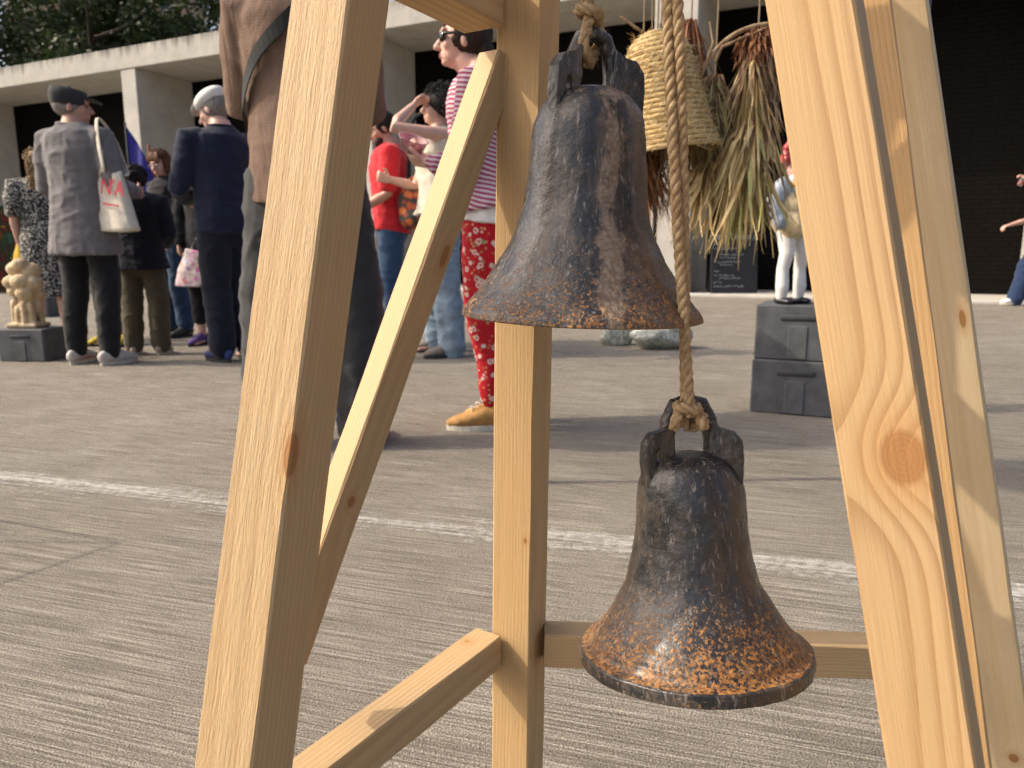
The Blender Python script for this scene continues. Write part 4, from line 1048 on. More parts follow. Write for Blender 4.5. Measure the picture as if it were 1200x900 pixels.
    def trousers(s, name, mat, thigh=.098, knee=.078, hem=.066, hz=.07, amp=.006, top=1.02):
        mb = MB(); rg = [r for r in s.rings if r[0] <= top]
        mb.loft([(0, y, z) for z, a, b, y in rg], [(a + .010, b + .010) for z, a, b, y in rg], n=22)
        for h, kn, an in s.legs:
            d = (kn - an).normalized(); e = an + d * max(0, (hz - .085)); e = V(an.x, an.y, hz) if hz < .2 else kn.lerp(an, (kn.z - hz) / (kn.z - an.z))
            mb.loft([h + V(0, 0, -.01), h.lerp(kn, .45), kn, kn.lerp(e, .5) + V(0, -.012, 0), e], [thigh, thigh * .93, knee, (knee + hem) / 2, hem], n=18, flat=False)
        return obj(name, remesh(mb, name, s.vx, 3, s.wr(amp, 8, 16)), mat, s.r)
    def skirt(s, name, mat, hem, flare=.06, amp=.008):
        mb = MB(); rg = [r for r in s.rings if r[0] <= 1.13]; z0 = s.rings[1]
        pts = [(0, 0, hem), (0, 0, (hem + .9) / 2)] + [(0, y, z) for z, a, b, y in rg if z > .9]; rad = [(z0[1] + flare, z0[2] + flare), (z0[1] + flare * .6, z0[2] + flare * .6)] + [(a + .014, b + .014) for z, a, b, y in rg if z > .9]
        mb.loft(pts, rad, n=24, flat=True); return obj(name, remesh(mb, name, s.vx, 3, s.wr(amp, 14, 3)), mat, s.r)
    def shoes(s, mat, sole, hi=.0, chunky=1.0, name="shoe"):
        for h, kn, an in s.legs:
            z = an.z - .085; mb = MB(); sd = 1 if an.x > 0 else -1; M_ = Matrix.Translation((an.x, an.y, z)) @ Matrix.Rotation(R(-9 * sd), 4, 'Z')
            c_ = chunky
            mb.loft([(0, -.062, .052), (0, -.03, .058), (0, .03, .062), (0, .09, .048), (0, .15, .038), (0, .185, .032)], [(.030 * c_, .040), (.038 * c_, .050), (.040 * c_, .052), (.046 * c_, .036), (.044 * c_, .028), (.026 * c_, .018)], ref=(1, 0, 0), n=16)
            if hi: mb.loft([(0, -.015, .07), (0, -.02, .10 + hi), (0, -.022, .13 + hi)], [(.042, .052), (.045, .050), (.047, .052)], n=16)
            me = remesh(mb, name, .006, 2); 
            for v in me.vertices: v.co = M_ @ Vector((v.co.x, v.co.y, max(v.co.z, .012)))
            o = obj(name, me, mat, s.r)
            mb = MB(); n = 22; out = []
            for i in range(n):
                a = 2 * math.pi * i / n; y = .062 + .142 * math.sin(a); wd = (.050 if y > .05 else .043) * c_ * (.55 + .45 * min(1, (1 - abs(math.sin(a)) ** 3 * .6))); out.append((wd * math.cos(a), y))
            vs = [M_ @ Vector((x, y, zz)) for zz in (.0005, .024) for x, y in out]; mb.add(vs, [tuple(range(n - 1, -1, -1)), tuple(range(n, 2 * n))] + [(i, (i + 1) % n, n + (i + 1) % n, n + i) for i in range(n)])
            mb.build("sole", sole, o, smooth=False)
            if hi:
                mb = MB()
                for q in range(5):
                    y_, z_ = .085 - q * .022, .088 + q * .018 + (.012 if q > 2 else 0)
                    for sg in (-1, 1): mb.loft([M_ @ Vector((-sg * .022, y_ + .004, z_)), M_ @ Vector((0, y_ + .012, z_ + .012)), M_ @ Vector((sg * .022, y_ - .008, z_ + .014))], [.0035] * 3, n=6)
                mb.build("laces", M_LSHOE, o)
                mb = MB(); zc = .13 + hi; mb.loft([M_ @ Vector((.047 * math.cos(a), -.022 + .052 * math.sin(a), zc + .01)) for a in [k * .42 for k in range(16)]], [(.011, .014)] * 16, ref=(0, 0, 1), n=8); mb.build("padded_collar", mat, o)
    def hair_short(s, mat, r=(.083, .100, .094), c=(0, -.020, 1.668), amp=.006, name="hair"):
        mb = MB(); mb.ell(c, r, n=40, m=26); v2 = []
        for p in mb.v:
            q = Vector(p); nrm = (q - Vector(c)).normalized(); q = q + nrm * (amp * (noise.noise(q * 40 + V(s.seed, 0, 0)) + .5 * noise.noise(Vector((q.x * 120, q.y * 120, q.z * 30)))))
            if q.y > .045 and q.z < 1.70: q = q + V(0, -.03, .01)
            v2.append(tuple(q))
        mb.v = v2; return s.headpart(name, mb, mat)
    def hair_curls(s, mat, n=170, c=(0, -.02, 1.66), r=(.10, .11, .105), low=-.7, cr=.012, front=.05, drop=0):
        rnd = random.Random(s.seed); mb = MB(); mb.ell((c[0], c[1], c[2] + .008), (r[0] * .84, r[1] * .84, r[2] * .86), n=20, m=14)
        if drop: mb.loft([(0, -.05, c[2]), (0, -.075, c[2] - drop * .5), (0, -.07, c[2] - drop)], [(.085, .05), (.095, .05), (.08, .035)], n=16)
        for _ in range(n):
            if drop and rnd.random() < .55:
                an = rnd.uniform(0, 6.28); f = rnd.random(); p = V(math.cos(an) * .095, -.07 + math.sin(an) * .05, c[2] - f * drop)
            else:
                u = Vector((rnd.gauss(0, 1), rnd.gauss(0, 1), rnd.gauss(0, 1))).normalized()
                if u.z < low or (u.y > .35 and u.z < .35): continue
                p = Vector(c) + Vector((u.x * r[0], u.y * r[1], u.z * r[2])) * rnd.uniform(.88, 1.04)
            d = Vector((rnd.gauss(0, .5), rnd.gauss(0, .5), -1)).normalized(); a = d.orthogonal().normalized(); b = d.cross(a); pts = []
            for k in range(10):
                th = k * 1.0; pts.append(p + d * (k * .0045 - .02) + (a * math.cos(th) + b * math.sin(th)) * cr * .8)
            mb.loft(pts, [.0042] * 9 + [.002], n=5)
        return s.headpart("hair", mb, mat)
    def hair_long(s, mat, drop=.26, w=.085, fringe=True):
        s.hair_short(mat, (.086, .104, .097), (0, -.018, 1.668)); rnd = random.Random(s.seed); mb = MB()
        for k in range(90):
            an = rnd.uniform(2.6, 6.8) if k % 3 else rnd.choice((rnd.uniform(-.2, .5), rnd.uniform(2.6, 3.3))); x, y = math.cos(an) * w, -.015 + math.sin(an) * .085; L = drop * rnd.uniform(.7, 1.05); ph = rnd.uniform(0, 6)
            pts = [(x * .7, y * .7, 1.735), (x * 1.02, y * 1.02, 1.66)] + [(x * (1.05 + .1 * math.sin(f * 5 + ph) * f), y * (1.05 + .12 * math.cos(f * 4 + ph) * f), 1.64 - L * f) for f in (.33, .66, 1)]
            mb.loft(pts, [.010, .014, .014, .012, .004], n=6)
        if fringe:
            for k in range(22): x = -.06 + .12 * k / 21; mb.loft([(x * .6, .04, 1.75), (x * 1.05, .078, 1.715), (x * 1.1, .088, 1.672)], [.008, .008, .003], n=5)
        return s.headpart("long_hair", mb, mat)
    def strands(s, mat, n=150, c=(0, -.016, 1.668), r=(.088, .106, .101), th=.0028):
        """loose locks combed back over the head"""
        rnd = random.Random(s.seed + 40); mb = MB()
        for _ in range(n):
            x = rnd.uniform(-1, 1); a0 = rnd.uniform(.25, 1.4); a1 = a0 + rnd.uniform(.5, 1.5); pts = []; lift = rnd.uniform(1.0, 1.05)
            for k in range(6):
                a = a0 + (a1 - a0) * k / 5; q = math.sqrt(max(.05, 1 - x * x * .92)); pts.append(Vector(c) + Vector((x * r[0] * (1 + .03 * k * rnd.uniform(-1, 1)), math.cos(a) * r[1] * q, math.sin(a) * r[2] * q)) * 1.0 + Vector((0, 0, .004 * (lift - 1) * 40 * rnd.random())))
            mb.loft(pts, [th * .6, th, th, th, th * .8, th * .3], n=4)
        return s.headpart("hair_locks", mb, mat)
    def lips(s, mat):
        mb = MB(); mb.ell((0, .0935, 1.5835), (.020, .0075, .0042), n=12, m=8); mb.ell((0, .0915, 1.5735), (.017, .0075, .0048), n=12, m=8); return s.headpart("lips", mb, mat)
    def ribbon(s, name, pts_az, width, mat, off=.03):
        """strap lying on the torso: (angle, z) pairs, angle 0 = right side, 90 = front"""
        mb = MB(); P_ = []
        for an, z in pts_az:
            r0 = s.rings[0]
            for ra, rb in zip(s.rings, s.rings[1:]):
                if ra[0] <= z <= rb[0]:
                    f = (z - ra[0]) / (rb[0] - ra[0]); r0 = tuple(x + (y - x) * f for x, y in zip(ra, rb))
            P_.append(V((r0[1] + off) * math.cos(R(an)), r0[3] + (r0[2] + off) * math.sin(R(an)), z))
        P_ = catmull(P_, .02); vs, fs = [], []
        for i, p in enumerate(P_):
            tn = (P_[min(i + 1, len(P_) - 1)] - P_[max(i - 1, 0)]).normalized(); o_ = V(p.x, p.y, 0).normalized(); b = tn.cross(o_).normalized() * width / 2
            vs += [p - b, p + b, p + b + o_ * .004, p - b + o_ * .004]
        for i in range(len(P_) - 1):
            for k in range(4): fs.append((i * 4 + k, i * 4 + (k + 1) % 4, i * 4 + 4 + (k + 1) % 4, i * 4 + 4 + k))
        mb.add(vs, fs); return mb.build(name, mat, s.r, smooth=False)
    def world(s, p): return s.r.matrix_basis @ Vector(p)
M_EYE = m_plain("dark eye", (.03, .02, .015), .2)
def m_hair(name, col):
    t = NT(name); c = t.coord(); a = t.noise(t.mapping(c, scale=(180, 180, 18)), 1.0, 3, .6)
    return t.out(t.ramp(a, [(.3, tuple(x * .5 for x in col)), (.72, tuple(min(1, x * 1.5) for x in col))]), .65, t.bump(a, .9, .006), spec=.25)
H_BLACK = m_hair("black hair", (.012, .010, .009)); H_BROWN = m_hair("dark brown hair", (.03, .018, .012)); H_AUB = m_hair("auburn hair", (.11, .045, .02)); H_BLOND = m_hair("sandy blonde hair", (.32, .22, .12)); H_GREY = m_hair("grey hair", (.20, .18, .16))
C_BLACK = m_cloth("black cotton", (.012, .012, .014)); C_NAVY = m_cloth("navy wool", (.010, .014, .032)); C_NAVY2 = m_cloth("dark navy cotton", (.009, .011, .020)); C_GREY = m_cloth("mid grey wool jacket", (.145, .137, .14), folds=.7)
C_DKGREY = m_cloth("charcoal wool trousers", (.035, .035, .036), folds=.8); C_OLIVE = m_cloth("olive corduroy", (.085, .072, .045)); C_RED = m_cloth("red cotton", (.52, .022, .030)); C_JEAN = m_cloth("blue denim", (.030, .062, .125)); C_JEANL = m_cloth("faded denim", (.20, .27, .34), var=.3); C_JEAND = m_cloth("dark blue denim", (.018, .035, .085))
C_CREAM = m_cloth("cream cotton", (.58, .52, .42)); C_WHITE = m_cloth("white cotton", (.68, .66, .62)); C_YEL = m_cloth("yellow cotton", (.55, .36, .03)); C_CANVAS = m_cloth("natural canvas", (.62, .57, .47))
# patterned cloths
t = NT("brown check shirt"); c = t.coord(); X, Y, Z = t.sep(c)[0:3]
gx = t.math('FRACT', t.math('MULTIPLY', t.math('ADD', X, Y), 150)); gz = t.math('FRACT', t.math('MULTIPLY', Z, 110))
ln = t.math('MAXIMUM', t.ramp(gx, [(.15, 1.0), (.3, 0.0)]), t.ramp(gz, [(.15, 1.0), (.3, 0.0)]))
f = t.noise(t.mapping(c, rot=(.3, .2, .5), scale=(9, 9, 3.5)), 1.0, 3, .5, .8)
C_BROWN = t.out(t.mix(t.math('MULTIPLY', ln, .32), t.ramp(t.noise(c, 9, 3), [(.3, (.150, .098, .070)), (.7, (.205, .140, .105))]), (.085, .055, .040)), .9, t.bump(t.math('ADD', f, t.math('MULTIPLY', ln, -.02)), .7, .03), spec=.15)
t = NT("magenta and white stripes"); c = t.coord(); X, Y, Z = t.sep(c)[0:3]
w_ = t.noise(c, 5, 2); ph = t.math('FRACT', t.math('ADD', t.math('MULTIPLY', t.math('ADD', Z, t.math('MULTIPLY', Y, -.25)), 54), t.math('MULTIPLY', w_, 1.4)))
f = t.noise(t.mapping(c, rot=(.3, .2, .5), scale=(12, 12, 6)), 1.0, 3, .5, .8)
C_STRIPE = t.out(t.mix(t.ramp(ph, [(.44, 0.0), (.5, 1.0)]), (.62, .53, .52), (.34, .06, .15)), .85, t.bump(f, .6, .03), spec=.15)
t = NT("red floral print"); c = t.coord(); v1 = t.voro(c, 25); v2 = t.voro(t.mapping(c, loc=(3, 1, 2)), 46); v3 = t.voro(t.mapping(c, loc=(7, 5, 1)), 13); n1 = t.noise(c, 40, 3)
col = t.mix(t.ramp(t.math('ADD', v2, t.math('MULTIPLY', n1, .35)), [(.40, 1.0), (.50, 0.0)]), (.42, .012, .022), t.ramp(t.noise(c, 14, 2), [(.4, (.50, .10, .04)), (.5, (.58, .40, .22)), (.6, (.30, .25, .08))]))
col = t.mix(t.ramp(t.math('ADD', v1, t.math('MULTIPLY', n1, .35)), [(.46, 1.0), (.52, 0.0)]), col, (.66, .54, .50))
col = t.mix(t.ramp(t.math('ADD', v1, t.math('MULTIPLY', n1, .3)), [(.30, 1.0), (.35, 0.0)]), col, (.50, .14, .10))
col = t.mix(t.ramp(t.math('ADD', v3, t.math('MULTIPLY', n1, .3)), [(.27, 1.0), (.31, 0.0)]), col, (.22, .30, .12))
C_FLORAL = t.out(col, .8, t.bump(t.noise(c, 18, 3), .3, .02), spec=.2)
t = NT("black and white leaf print"); c = t.coord(); n1 = t.noise(c, 55, 3, .6, 1.2); n2 = t.voro(c, 45)
C_LEAFP = t.out(t.mix(t.ramp(t.math('ADD', n1, t.math('MULTIPLY', n2, .2)), [(.63, 0.0), (.68, 1.0)]), (.012, .012, .013), (.50, .48, .42)), .85, t.bump(t.noise(t.mapping(c, scale=(14, 14, 4)), 1.0, 3), .5, .03))
M_TANB = m_plain("tan nubuck", (.46, .24, .07), .8, .15, 30)
M_BLUES = m_plain("blue suede", (.03, .05, .16), .85); M_LSHOE = m_plain("off white leather", (.52, .48, .43), .6); M_CSHOE = m_plain("cream suede", (.42, .36, .27), .85); M_WSHOE = m_plain("white leather", (.75, .74, .72), .5)
M_YSHOE = m_plain("yellow and black mesh", (.55, .42, .03), .7, .5, 60); M_PURP = m_plain("purple suede", (.10, .06, .22), .85); M_BSHOE = m_plain("black leather", (.015, .015, .015), .5); M_GSHOE = m_plain("grey tan suede", (.20, .17, .14), .85)

# woman in the leaf print dress, far left
g = gnd(65, 399)
p1 = Fig("woman with long curly blonde hair in a black and white leaf print dress", g, 22, 1.52, SK_PALE, hyaw=25, female=True, seed=3, bw=1.05,
         arms=[(V(-.22, -.04, 1.14), V(-.21, .03, .90), V(1, 0, 0), .9), (V(.2, .05, 1.14), V(.12, .25, 1.12), V(-1, 0, 0), .4)])
p1.top("dress_bodice", C_LEAFP, 1.0, .016, .42, puff=.022); p1.skirt("dress_skirt", C_LEAFP, .42, .045); p1.hair_curls(H_BLOND, 260, (0, -.025, 1.66), (.105, .115, .11), drop=.26, cr=.013); p1.shoes(SK_PALE, M_SOLE_D, name="sandal")
yb = thing("yellow_bag", "bright yellow cloth bag in the hand of the woman in the leaf print dress", "bag", p1.world((-.20, .05, .58)))
mb = MB(); mb.loft([(0, 0, .28), (.01, 0, .20), (.015, .0, .09), (.02, 0, .0)], [(.03, .03), (.07, .04), (.10, .05), (.09, .045)], n=18)
obj("cloth", remesh(mb, "cloth", .008, 2, lambda p: .008 * noise.noise(Vector((p.x * 25, p.y * 25, p.z * 6)))), C_YEL, yb)

# man in the grey jacket and dark cap
g = gnd(114, 426)
p2 = Fig("man in a long mid grey jacket and dark cap, seen from behind", g, -12, 1.735, SK_TAN, hyaw=-52, hpitch=0, hd=.045, seed=5, stance=.12,
         arms=[(V(-.25, .0, 1.12), V(-.16, .24, 1.05), V(1, 0, 0), .7), (V(.27, .0, 1.10), V(.20, .25, 1.10), V(-1, 0, .2), .7)])
p2.top("jacket", C_GREY, .70, .030, 1.0, .040, flare=.035, amp=.008, arm_ease=.022)
mb = MB(); mb.loft([(.075 * math.cos(a), -.008 + .068 * math.sin(a), 1.485 + .012 * math.sin(a - 1)) for a in [k * .42 for k in range(16)]], [(.012, .024)] * 16, ref=(0, 0, 1), n=8); mb.build("collar", C_GREY, p2.r)
p2.trousers("trousers", C_BLACK, .098, .078, .064, .095); p2.shoes(M_LSHOE, M_SOLE_L); p2.hair_short(H_GREY, (.075, .0935, .082), (0, -.014, 1.652), .002)
mb = MB(); mb.loft([(0, -.012, 1.665), (0, -.012, 1.70), (0, -.008, 1.738), (0, -.005, 1.750)], [(.084, .104), (.088, .108), (.083, .101), (.012, .014)], n=24)
mb.loft([(0, .07, 1.690), (0, .12, 1.682), (0, .165, 1.668)], [(.070, .010), (.068, .007), (.045, .005)], n=16); p2.headpart("cap", mb, m_cloth("charcoal wool cap", (.03, .03, .032)))
p2.eyes()
# tote bag on his forearm
e_ = p2.world((.24, .02, 1.02)); bp = at(142, 240, e_.y - .03)
tb_ = thing("tote_bag", "natural canvas tote bag with red lettering on the arm of the grey jacket", "bag", (bp.x, e_.y - .06, 0), R(-20)); sc_ = depth_of(bp) / FPX
mb = MB(); zb, zt = at(140, 271, e_.y).z, at(135, 203, e_.y).z; hw_ = 24 * sc_
rows = []
for i in range(13):
    f_ = i / 12; z = zb + (zt - zb) * f_; wd = hw_ * (1.0 - .12 * f_); dp = .045 * (1 - f_) + .022; sh_ = -.075 * f_
    rows.append([(sh_ + wd * math.copysign(abs(math.cos(a)) ** .55, math.cos(a)), dp * math.copysign(abs(math.sin(a)) ** .7, math.sin(a)) + .005 * math.sin(7 * a + f_ * 6), z + .008 * math.sin(a * 2 + 1)) for a in [2 * math.pi * k / 28 for k in range(28)]])
for i, rw in enumerate(rows): mb.v += rw
for i in range(12):
    for k in range(28): mb.f.append((i * 28 + k, i * 28 + (k + 1) % 28, (i + 1) * 28 + (k + 1) % 28, (i + 1) * 28 + k)); mb.mi.append(0)
mb.f += [tuple(range(27, -1, -1)), tuple(12 * 28 + k for k in range(28))]; mb.mi += [0, 0]
mb.build("bag", C_CANVAS, tb_)
inv = tb_.matrix_basis.inverted(); sp_ = catmull([(-.10, -.02, zt - .02)] + [inv @ p2.world(q) for q in ((.25, -.085, 1.22), (.235, -.085, 1.36), (.20, -.03, 1.515), (.225, .07, 1.40), (.27, .09, 1.22))] + [(.05, .03, zt - .02)], .015)
mb = MB(); mb.loft(sp_, [(.014, .003)] * len(sp_), ref=(1, 0, 0), n=8)
mb.build("strap", C_CANVAS, tb_)
M_REDINK = m_plain("red ink", (.50, .02, .05), .8)
def text_part(body, size, loc, rot, mat, parent, name="lettering", ext=.0012, xs=1.0):
    cu = bpy.data.curves.new("txt", 'FONT'); cu.body = body; cu.size = size; cu.extrude = ext; cu.align_x = 'CENTER'
    tmp = bpy.data.objects.new("tmp", cu); scene.collection.objects.link(tmp); dg = bpy.context.evaluated_depsgraph_get(); dg.update()
    me = bpy.data.meshes.new_from_object(tmp.evaluated_get(dg)); bpy.data.objects.remove(tmp); me.materials.clear()
    o = obj(name, me, mat, parent); o.location = loc; o.rotation_euler = rot; o.scale = (xs, 1, 1); return o
zm = zb + (zt - zb) * .60
text_part("N'A", .135, (.018, -.060, zm), (R(86), R(8), 0), M_REDINK, tb_, xs=.85)
mb = MB(); rnd = random.Random(3); x = -.05
while x < .07:
    L = rnd.uniform(.006, .014); mb.box((x, -.064, zm - .055 - x * .14), (L, .002, rnd.uniform(.008, .016))); x += L + .004
mb.build("small_print", M_REDINK, tb_, smooth=False)["kind"] = "stuff"

# dark figure behind the grey jacket: only legs and yellow trainers show
p7 = Fig("person in black behind the grey jacket, showing only yellow and black trainers", gnd(137, 404), 168, 1.56, SK_PALE, seed=17); p7.top("jacket", C_BLACK, .82); p7.trousers("trousers", C_BLACK); p7.shoes(M_YSHOE, M_SOLE_D); p7.hair_short(H_BROWN)
# short person in navy jacket and olive trousers
p3 = Fig("short person with dark bobbed hair, navy jacket and olive trousers, seen from behind", gnd(175, 415), 8, 1.31, SK_PALE, hyaw=-10, hpitch=-12, seed=7, bw=1.12, stance=.115,
         arms=[(V(-.25, .02, 1.13), V(-.15, .22, 1.05), V(1, 0, 0), .6), (V(.26, .0, 1.12), V(.17, .22, 1.02), V(-1, 0, 0), .6)])
p3.top("jacket", C_NAVY2, .80, .034, 1.0, .045, flare=.03, amp=.008, arm_ease=.024); p3.trousers("trousers", C_OLIVE, .108, .096, .088, .10); p3.shoes(M_CSHOE, M_SOLE_L); p3.hair_short(H_BLACK, (.098, .114, .108), (0, -.018, 1.650), .018)
# woman with auburn hair and glasses
p4 = Fig("woman with long auburn hair and glasses, black top and blue jeans, looking down", gnd(208, 394), 152, 1.56, SK_PALE, hyaw=12, hpitch=-22, female=True, seed=9,
         arms=[(V(-.2, .04, 1.12), V(-.08, .27, 1.06), V(1, 0, 0), .5), (V(.2, .04, 1.10), V(.12, .28, 1.0), V(0, 0, 1), .4)])
p4.top("top", C_BLACK, .92, .020, .62, amp=.007); p4.trousers("jeans", C_JEAN, .102, .088, .080, .13); p4.shoes(M_BSHOE, M_SOLE_D, name="sandal"); p4.hair_long(H_AUB); p4.eyes()
mb = MB()
for sg in (-1, 1): mb.loft([(sg * .030 + .022 * math.cos(a), .098, 1.640 + .018 * math.sin(a)) for a in [k * .63 for k in range(11)]], [.002] * 11, n=5)
p4.headpart("glasses", mb, m_plain("pale clear plastic", (.6, .5, .45), .2))
# person mostly hidden behind the navy jumper, with a printed bag
p6 = Fig("person in black behind the navy jumper, showing only legs and purple shoes", gnd(250, 404), 175, 1.50, SK_PALE, female=True, seed=19,
         arms=[(V(-.22, .0, 1.13), V(-.24, .06, .90), V(1, 0, 0), .9), (V(.22, .0, 1.13), V(.20, .08, .90), V(-1, 0, 0), .9)])
p6.top("coat", C_BLACK, .80); p6.trousers("trousers", C_BLACK, .095, .078, .07, .25); p6.shoes(M_PURP, M_SOLE_D); p6.hair_short(H_BROWN)
t = NT("bright printed plastic"); c = t.coord(); v1 = t.voro(c, 22, out=1); n1 = t.noise(c, 30, 2)
M_PRINT = t.out(t.mix(t.ramp(n1, [(.48, 0.0), (.54, 1.0)]), (.66, .56, .58), t.mix(.55, v1, (.6, .15, .25))), .4)
bq = at(232, 320, p6.r.location.y - .12); pbg = thing("printed_bag", "white carrier bag with bright pink and blue print beside the navy trousers", "bag", bq)
mb = MB(); mb.loft([(0, 0, -.10), (0, 0, .0), (.03, 0, .16)], [(.18, .05), (.155, .05), (.11, .015)], n=20, flat=True); obj("bag", remesh(mb, "bag", .008, 2, lambda p: .006 * noise.noise(p * 14)), M_PRINT, pbg)
mb = MB(); mb.loft([(-.05, 0, .15), (.0, .0, .26), (.05, 0, .15)], [.005, .005, .005], n=6); mb.build("handle", M_PRINT, pbg)

# man in the navy jumper and white flat cap
p5 = Fig("man in a navy jumper and trousers with a white flat cap", gnd(276, 422), 44, 1.74, SK_PALE, hyaw=32, hpitch=-24, seed=11, bw=1.06, stance=.085,
         arms=[(V(-.27, .05, 1.10), V(-.12, .28, 1.05), V(1, 0, 0), .7), (V(.27, .04, 1.10), V(.14, .28, 1.04), V(-1, 0, 0), .7)])
p5.top("jumper", C_NAVY, .84, .026, 1.0, .040, amp=.007, arm_ease=.02); p5.trousers("trousers", C_NAVY2, .112, .094, .084, .09, amp=.007); p5.shoes(M_BLUES, M_SOLE_D); p5.hair_short(H_GREY, (.079, .098, .088), (0, -.020, 1.652), .004); p5.eyes()
mb = MB(); mb.ell((0, -.012, 1.705), (.094, .118, .060), n=28, m=18, rot=Matrix.Rotation(R(-10), 3, 'X')); mb.loft([(0, .06, 1.705), (0, .10, 1.692), (0, .135, 1.674)], [(.072, .016), (.066, .009), (.035, .005)], n=16)
ob = p5.headpart("flat_cap", mb, C_WHITE)
mb = MB(); mb.loft([(.070 * math.cos(a), -.008 + .064 * math.sin(a), 1.495) for a in [k * .42 for k in range(16)]], [(.010, .018)] * 16, ref=(0, 0, 1), n=8); mb.build("collar", C_NAVY, p5.r)

# man in the brown check shirt, close behind the left leg
p8 = Fig("man in a brown check shirt with a black strap across his back, seen from behind", gnd(374, 520), 6, 1.86, SK_TAN, seed=13, bw=.91, stance=.145, voxel=.008,
         arms=[(V(-.205, .08, 1.14), V(-.10, .28, 1.16), V(1, 0, 0), .7), (V(.20, .09, 1.13), V(.06, .27, 1.12), V(-1, 0, 0), .6)])
p8.top("shirt", C_BROWN, .83, .030, .95, .040, flare=.012, amp=.0045, arm_ease=.020); p8.trousers("trousers", C_DKGREY, .112, .096, .086, .05, amp=.008); p8.shoes(M_BSHOE, M_SOLE_D); p8.hair_short(H_BROWN)
p8.ribbon("strap", [(-40, 1.455), (-62, 1.43), (-90, 1.36), (-125, 1.25), (-160, 1.12), (-200, 1.02)], .042, m_cloth("black webbing", (.012, .014, .014)), .045)

# woman in the striped top and floral leggings
p9 = Fig("woman in a magenta striped top, red floral leggings and tan boots, wearing sunglasses", gnd(580, 499), 84, 1.63, SK_PALE, hyaw=4, hpitch=2, female=True, seed=15, bw=1.12, lean=.05, headfwd=.065, hd=.02, voxel=.0075,
         legs=[[V(-.085, 0, .90), V(-.075, .03, .49), V(-.06, .0, .085)], [V(.085, 0, .90), V(.085, .01, .49), V(.09, -.045, .085)]],
         arms=[(V(-.21, .10, 1.08), V(-.10, .26, 1.115), V(.6, 0, .8), .75), (V(.21, .12, 1.10), V(.05, .27, 1.14), V(-.6, 0, .8), .75)])
p9.top("striped_top", C_STRIPE, .93, .022, .92, .036, amp=.008, arm_ease=.016, flare=.02); p9.top("undershirt", C_WHITE, .87, .014, sleeveless=True, flare=.012, neck=1.05)
p9.trousers("leggings", C_FLORAL, .122, .086, .056, .14, amp=.004); p9.shoes(M_TANB, M_SOLE_L, hi=.05, chunky=1.12, name="boot"); p9.hair_short(H_BROWN, (.087, .104, .100), (0, -.014, 1.668), .008)
mb = MB(); mb.ell((0, -.085, 1.60), (.060, .04, .05)); p9.headpart("hair_bun", mb, H_BROWN)
mb = MB()
for sg in (-1, 1):
    mb.ell((sg * .036, .086, 1.645), (.029, .010, .021), Matrix.Rotation(R(-22 * sg), 3, 'Z')); mb.loft([(sg * .062, .078, 1.650), (sg * .078, .03, 1.650), (sg * .080, -.015, 1.640)], [(.006, .003)] * 3, ref=(0, 0, 1), n=6)
p9.headpart("sunglasses", mb, m_plain("black shiny plastic", (.008, .007, .007), .12, bump=0))
hp = p9.world((-.03, .345, 1.172)); t = NT("clear pink plastic"); M_PINK = t.out((.85, .55, .60), .12, **{"Transmission Weight": .75, "IOR": 1.35})
pot = thing("plastic_tub", "clear pink plastic tub held by the woman in the striped top", "tub", hp); pot.rotation_euler = (R(20), R(-20), R(84))
mb = MB(); mb.lathe([(.0, 0), (.045, 0), (.056, .045), (.060, .047), (.060, .051), (.054, .049), (.043, .004), (0, .004)], 28); mb.build("tub", M_PINK, pot)
mb = MB(); mb.box((-.148, .02, 1.33), (.006, .045, .10), Matrix.Rotation(R(-12), 3, 'X')); 
mb.build("lanyard_card", m_plain("green and white card", (.05, .20, .09), .4, .9, 30), p9.r, smooth=False)

p9.strands(H_BROWN); p9.lips(m_skin("pink lips", (.50, .20, .17))); p3.strands(H_BLACK, 160, (0, -.018, 1.650), (.103, .119, .113), .004); p4.strands(H_AUB, 120); p4.lips(m_skin("rose lips", (.50, .20, .17)))
# person with dark curls shading their eyes
p10 = Fig("person with dark curls, cream vest and faded jeans, hand raised to forehead", gnd(518, 415), 112, 1.80, SK_PALE, hyaw=-5, hpitch=4, female=True, seed=21, bw=1.08, stance=.15,
          arms=[(V(-.20, .36, 1.44), V(-.06, .18, 1.60), V(0, -1, 0), .8), (V(.22, .1, 1.13), V(.12, .30, 1.16), V(-1, 0, 0), .6)])
p10.top("vest", C_CREAM, .93, .022, sleeveless=True, flare=.02); p10.trousers("jeans", C_JEANL, .112, .100, .092, .055, amp=.010); p10.shoes(M_GSHOE, M_SOLE_D); p10.hair_curls(H_BLACK, 330, (0, -.025, 1.675), (.128, .135, .125), cr=.014); p10.eyes()

# man in the red T-shirt
p11 = Fig("bearded man in a red T-shirt and blue jeans looking down", gnd(463, 405), 98, 1.75, SK_TAN, hyaw=4, hpitch=-24, seed=23,
          arms=[(V(-.23, .02, 1.12), V(-.17, .24, 1.00), V(1, 0, 0), .6), (V(.24, .06, 1.12), V(.12, .28, 1.05), V(-1, 0, 0), .6)])
p11.top("tshirt", C_RED, .86, .024, .38, amp=.008, arm_ease=.02); p11.trousers("jeans", C_JEAN, .10, .085, .075, .05); p11.shoes(M_BSHOE, M_SOLE_D); p11.hair_short(H_BLACK, (.084, .100, .098), (0, -.018, 1.672), .008); p11.eyes()
mb = MB(); mb.ell((0, .052, 1.570), (.056, .048, .042), n=20, m=14); mb.v = [tuple(Vector(p) + Vector((0, 0, -.012 if p[1] > .085 else 0))) for p in mb.v]; p11.headpart("beard", mb, H_BROWN)
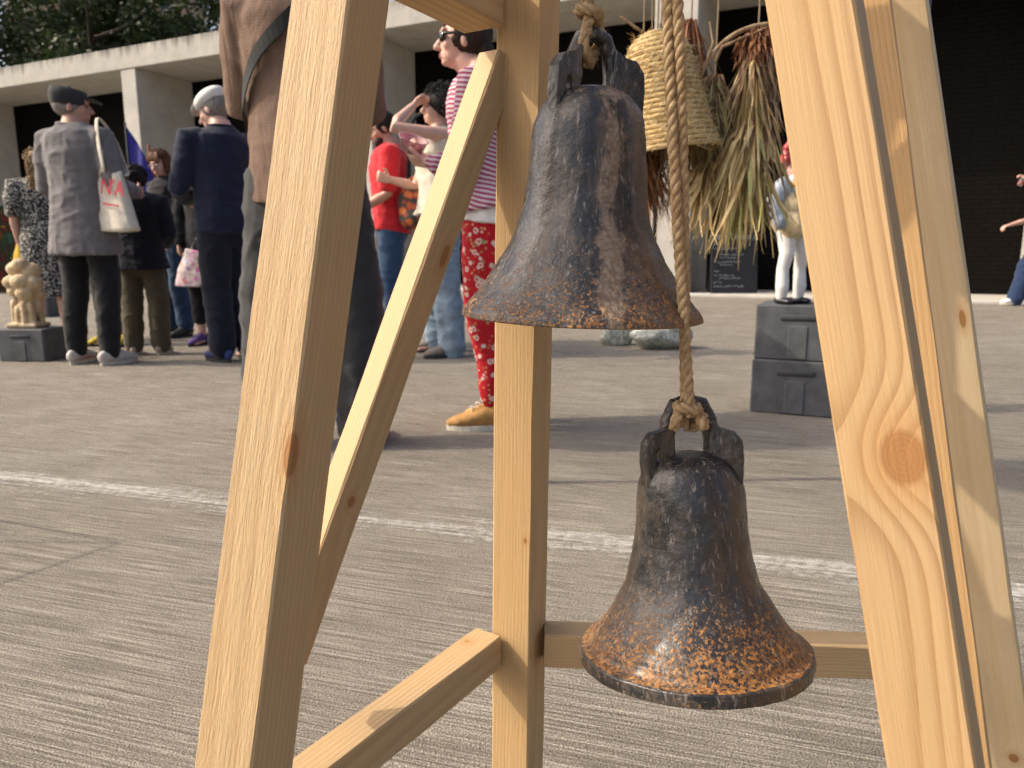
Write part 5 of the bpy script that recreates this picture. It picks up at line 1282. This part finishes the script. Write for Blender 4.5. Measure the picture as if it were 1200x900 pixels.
mb = MB(); w0 = V(-.174, .218, 1.012); mb.loft([w0 + V(.03 * math.cos(a), 0, .03 * math.sin(a)) for a in [k * .63 for k in range(11)]], [(.008, .003)] * 11, n=6, ref=(0, 1, 0)); mb.build("watch", M_SCREW, p11.r)
ogp = at(487, 232, 5.45); og = thing("orange_bag", "bag with an orange flower print between the red T-shirt and the curly haired person", "bag", ogp)
t = NT("orange flower print"); c = t.coord(); v1 = t.voro(c, 18); M_OR = t.out(t.ramp(v1, [(.2, (.55, .16, .02)), (.45, (.35, .06, .02)), (.6, (.03, .03, .025))]), .7)
mb = MB(); mb.loft([(0, 0, -.17), (0, 0, 0), (0, 0, .12)], [(.12, .06), (.13, .06), (.06, .03)], n=18); obj("bag", remesh(mb, "bag", .008, 2, lambda p: .008 * noise.noise(p * 12)), M_OR, og)
mb = MB(); mb.loft(catmull([(-.05, 0, .10), (-.02, .02, .5), (.06, .06, .60)], .03), [(.016, .004)] * len(catmull([(-.05, 0, .10), (-.02, .02, .5), (.06, .06, .60)], .03)), ref=(1, 0, 0), n=6); mb.build("strap", C_BLACK, og)

# person walking in from the right with a drink
p12 = Fig("person in blue jeans and white trainers walking in at the right edge with a drink", gnd(1212, 358), 80, 1.76, SK_PALE, seed=25, female=True,
          legs=[[V(-.085, 0, .90), V(-.08, .20, .53), V(-.07, .27, .10)], [V(.085, 0, .90), V(.085, -.04, .50), V(.09, -.30, .13)]],
          arms=[(V(-.24, .20, 1.40), V(-.20, .36, 1.62), V(.2, .8, -.4), .8), (V(.22, .12, 1.14), V(.16, .34, 1.08), V(0, 0, -1), .7)])
p12.top("top", C_BLACK, .95, .02, .35); p12.trousers("jeans", C_JEAND, .105, .10, .105, .10, amp=.008); p12.shoes(M_WSHOE, M_SOLE_L); p12.hair_long(H_BROWN)
hq = p12.world((-.19, .44, 1.62)); cup = thing("drink_cup", "clear plastic cup of red drink held up at the right edge", "cup", hq - V(0, 0, .05)); cup.rotation_euler = (0, R(25), 0)
t = NT("clear plastic"); M_CLEAR = t.out((.9, .9, .9), .08, **{"Transmission Weight": .9, "IOR": 1.3})
mb = MB(); mb.lathe([(0, 0), (.03, 0), (.042, .115), (.043, .117), (.041, .116), (.028, .003), (0, .003)], 24); mb.build("cup", M_CLEAR, cup)
mb = MB(); mb.lathe([(0, .004), (.027, .004), (.033, .055), (0, .056)], 24); mb.build("drink", m_plain("red drink", (.65, .05, .03), .1), cup)
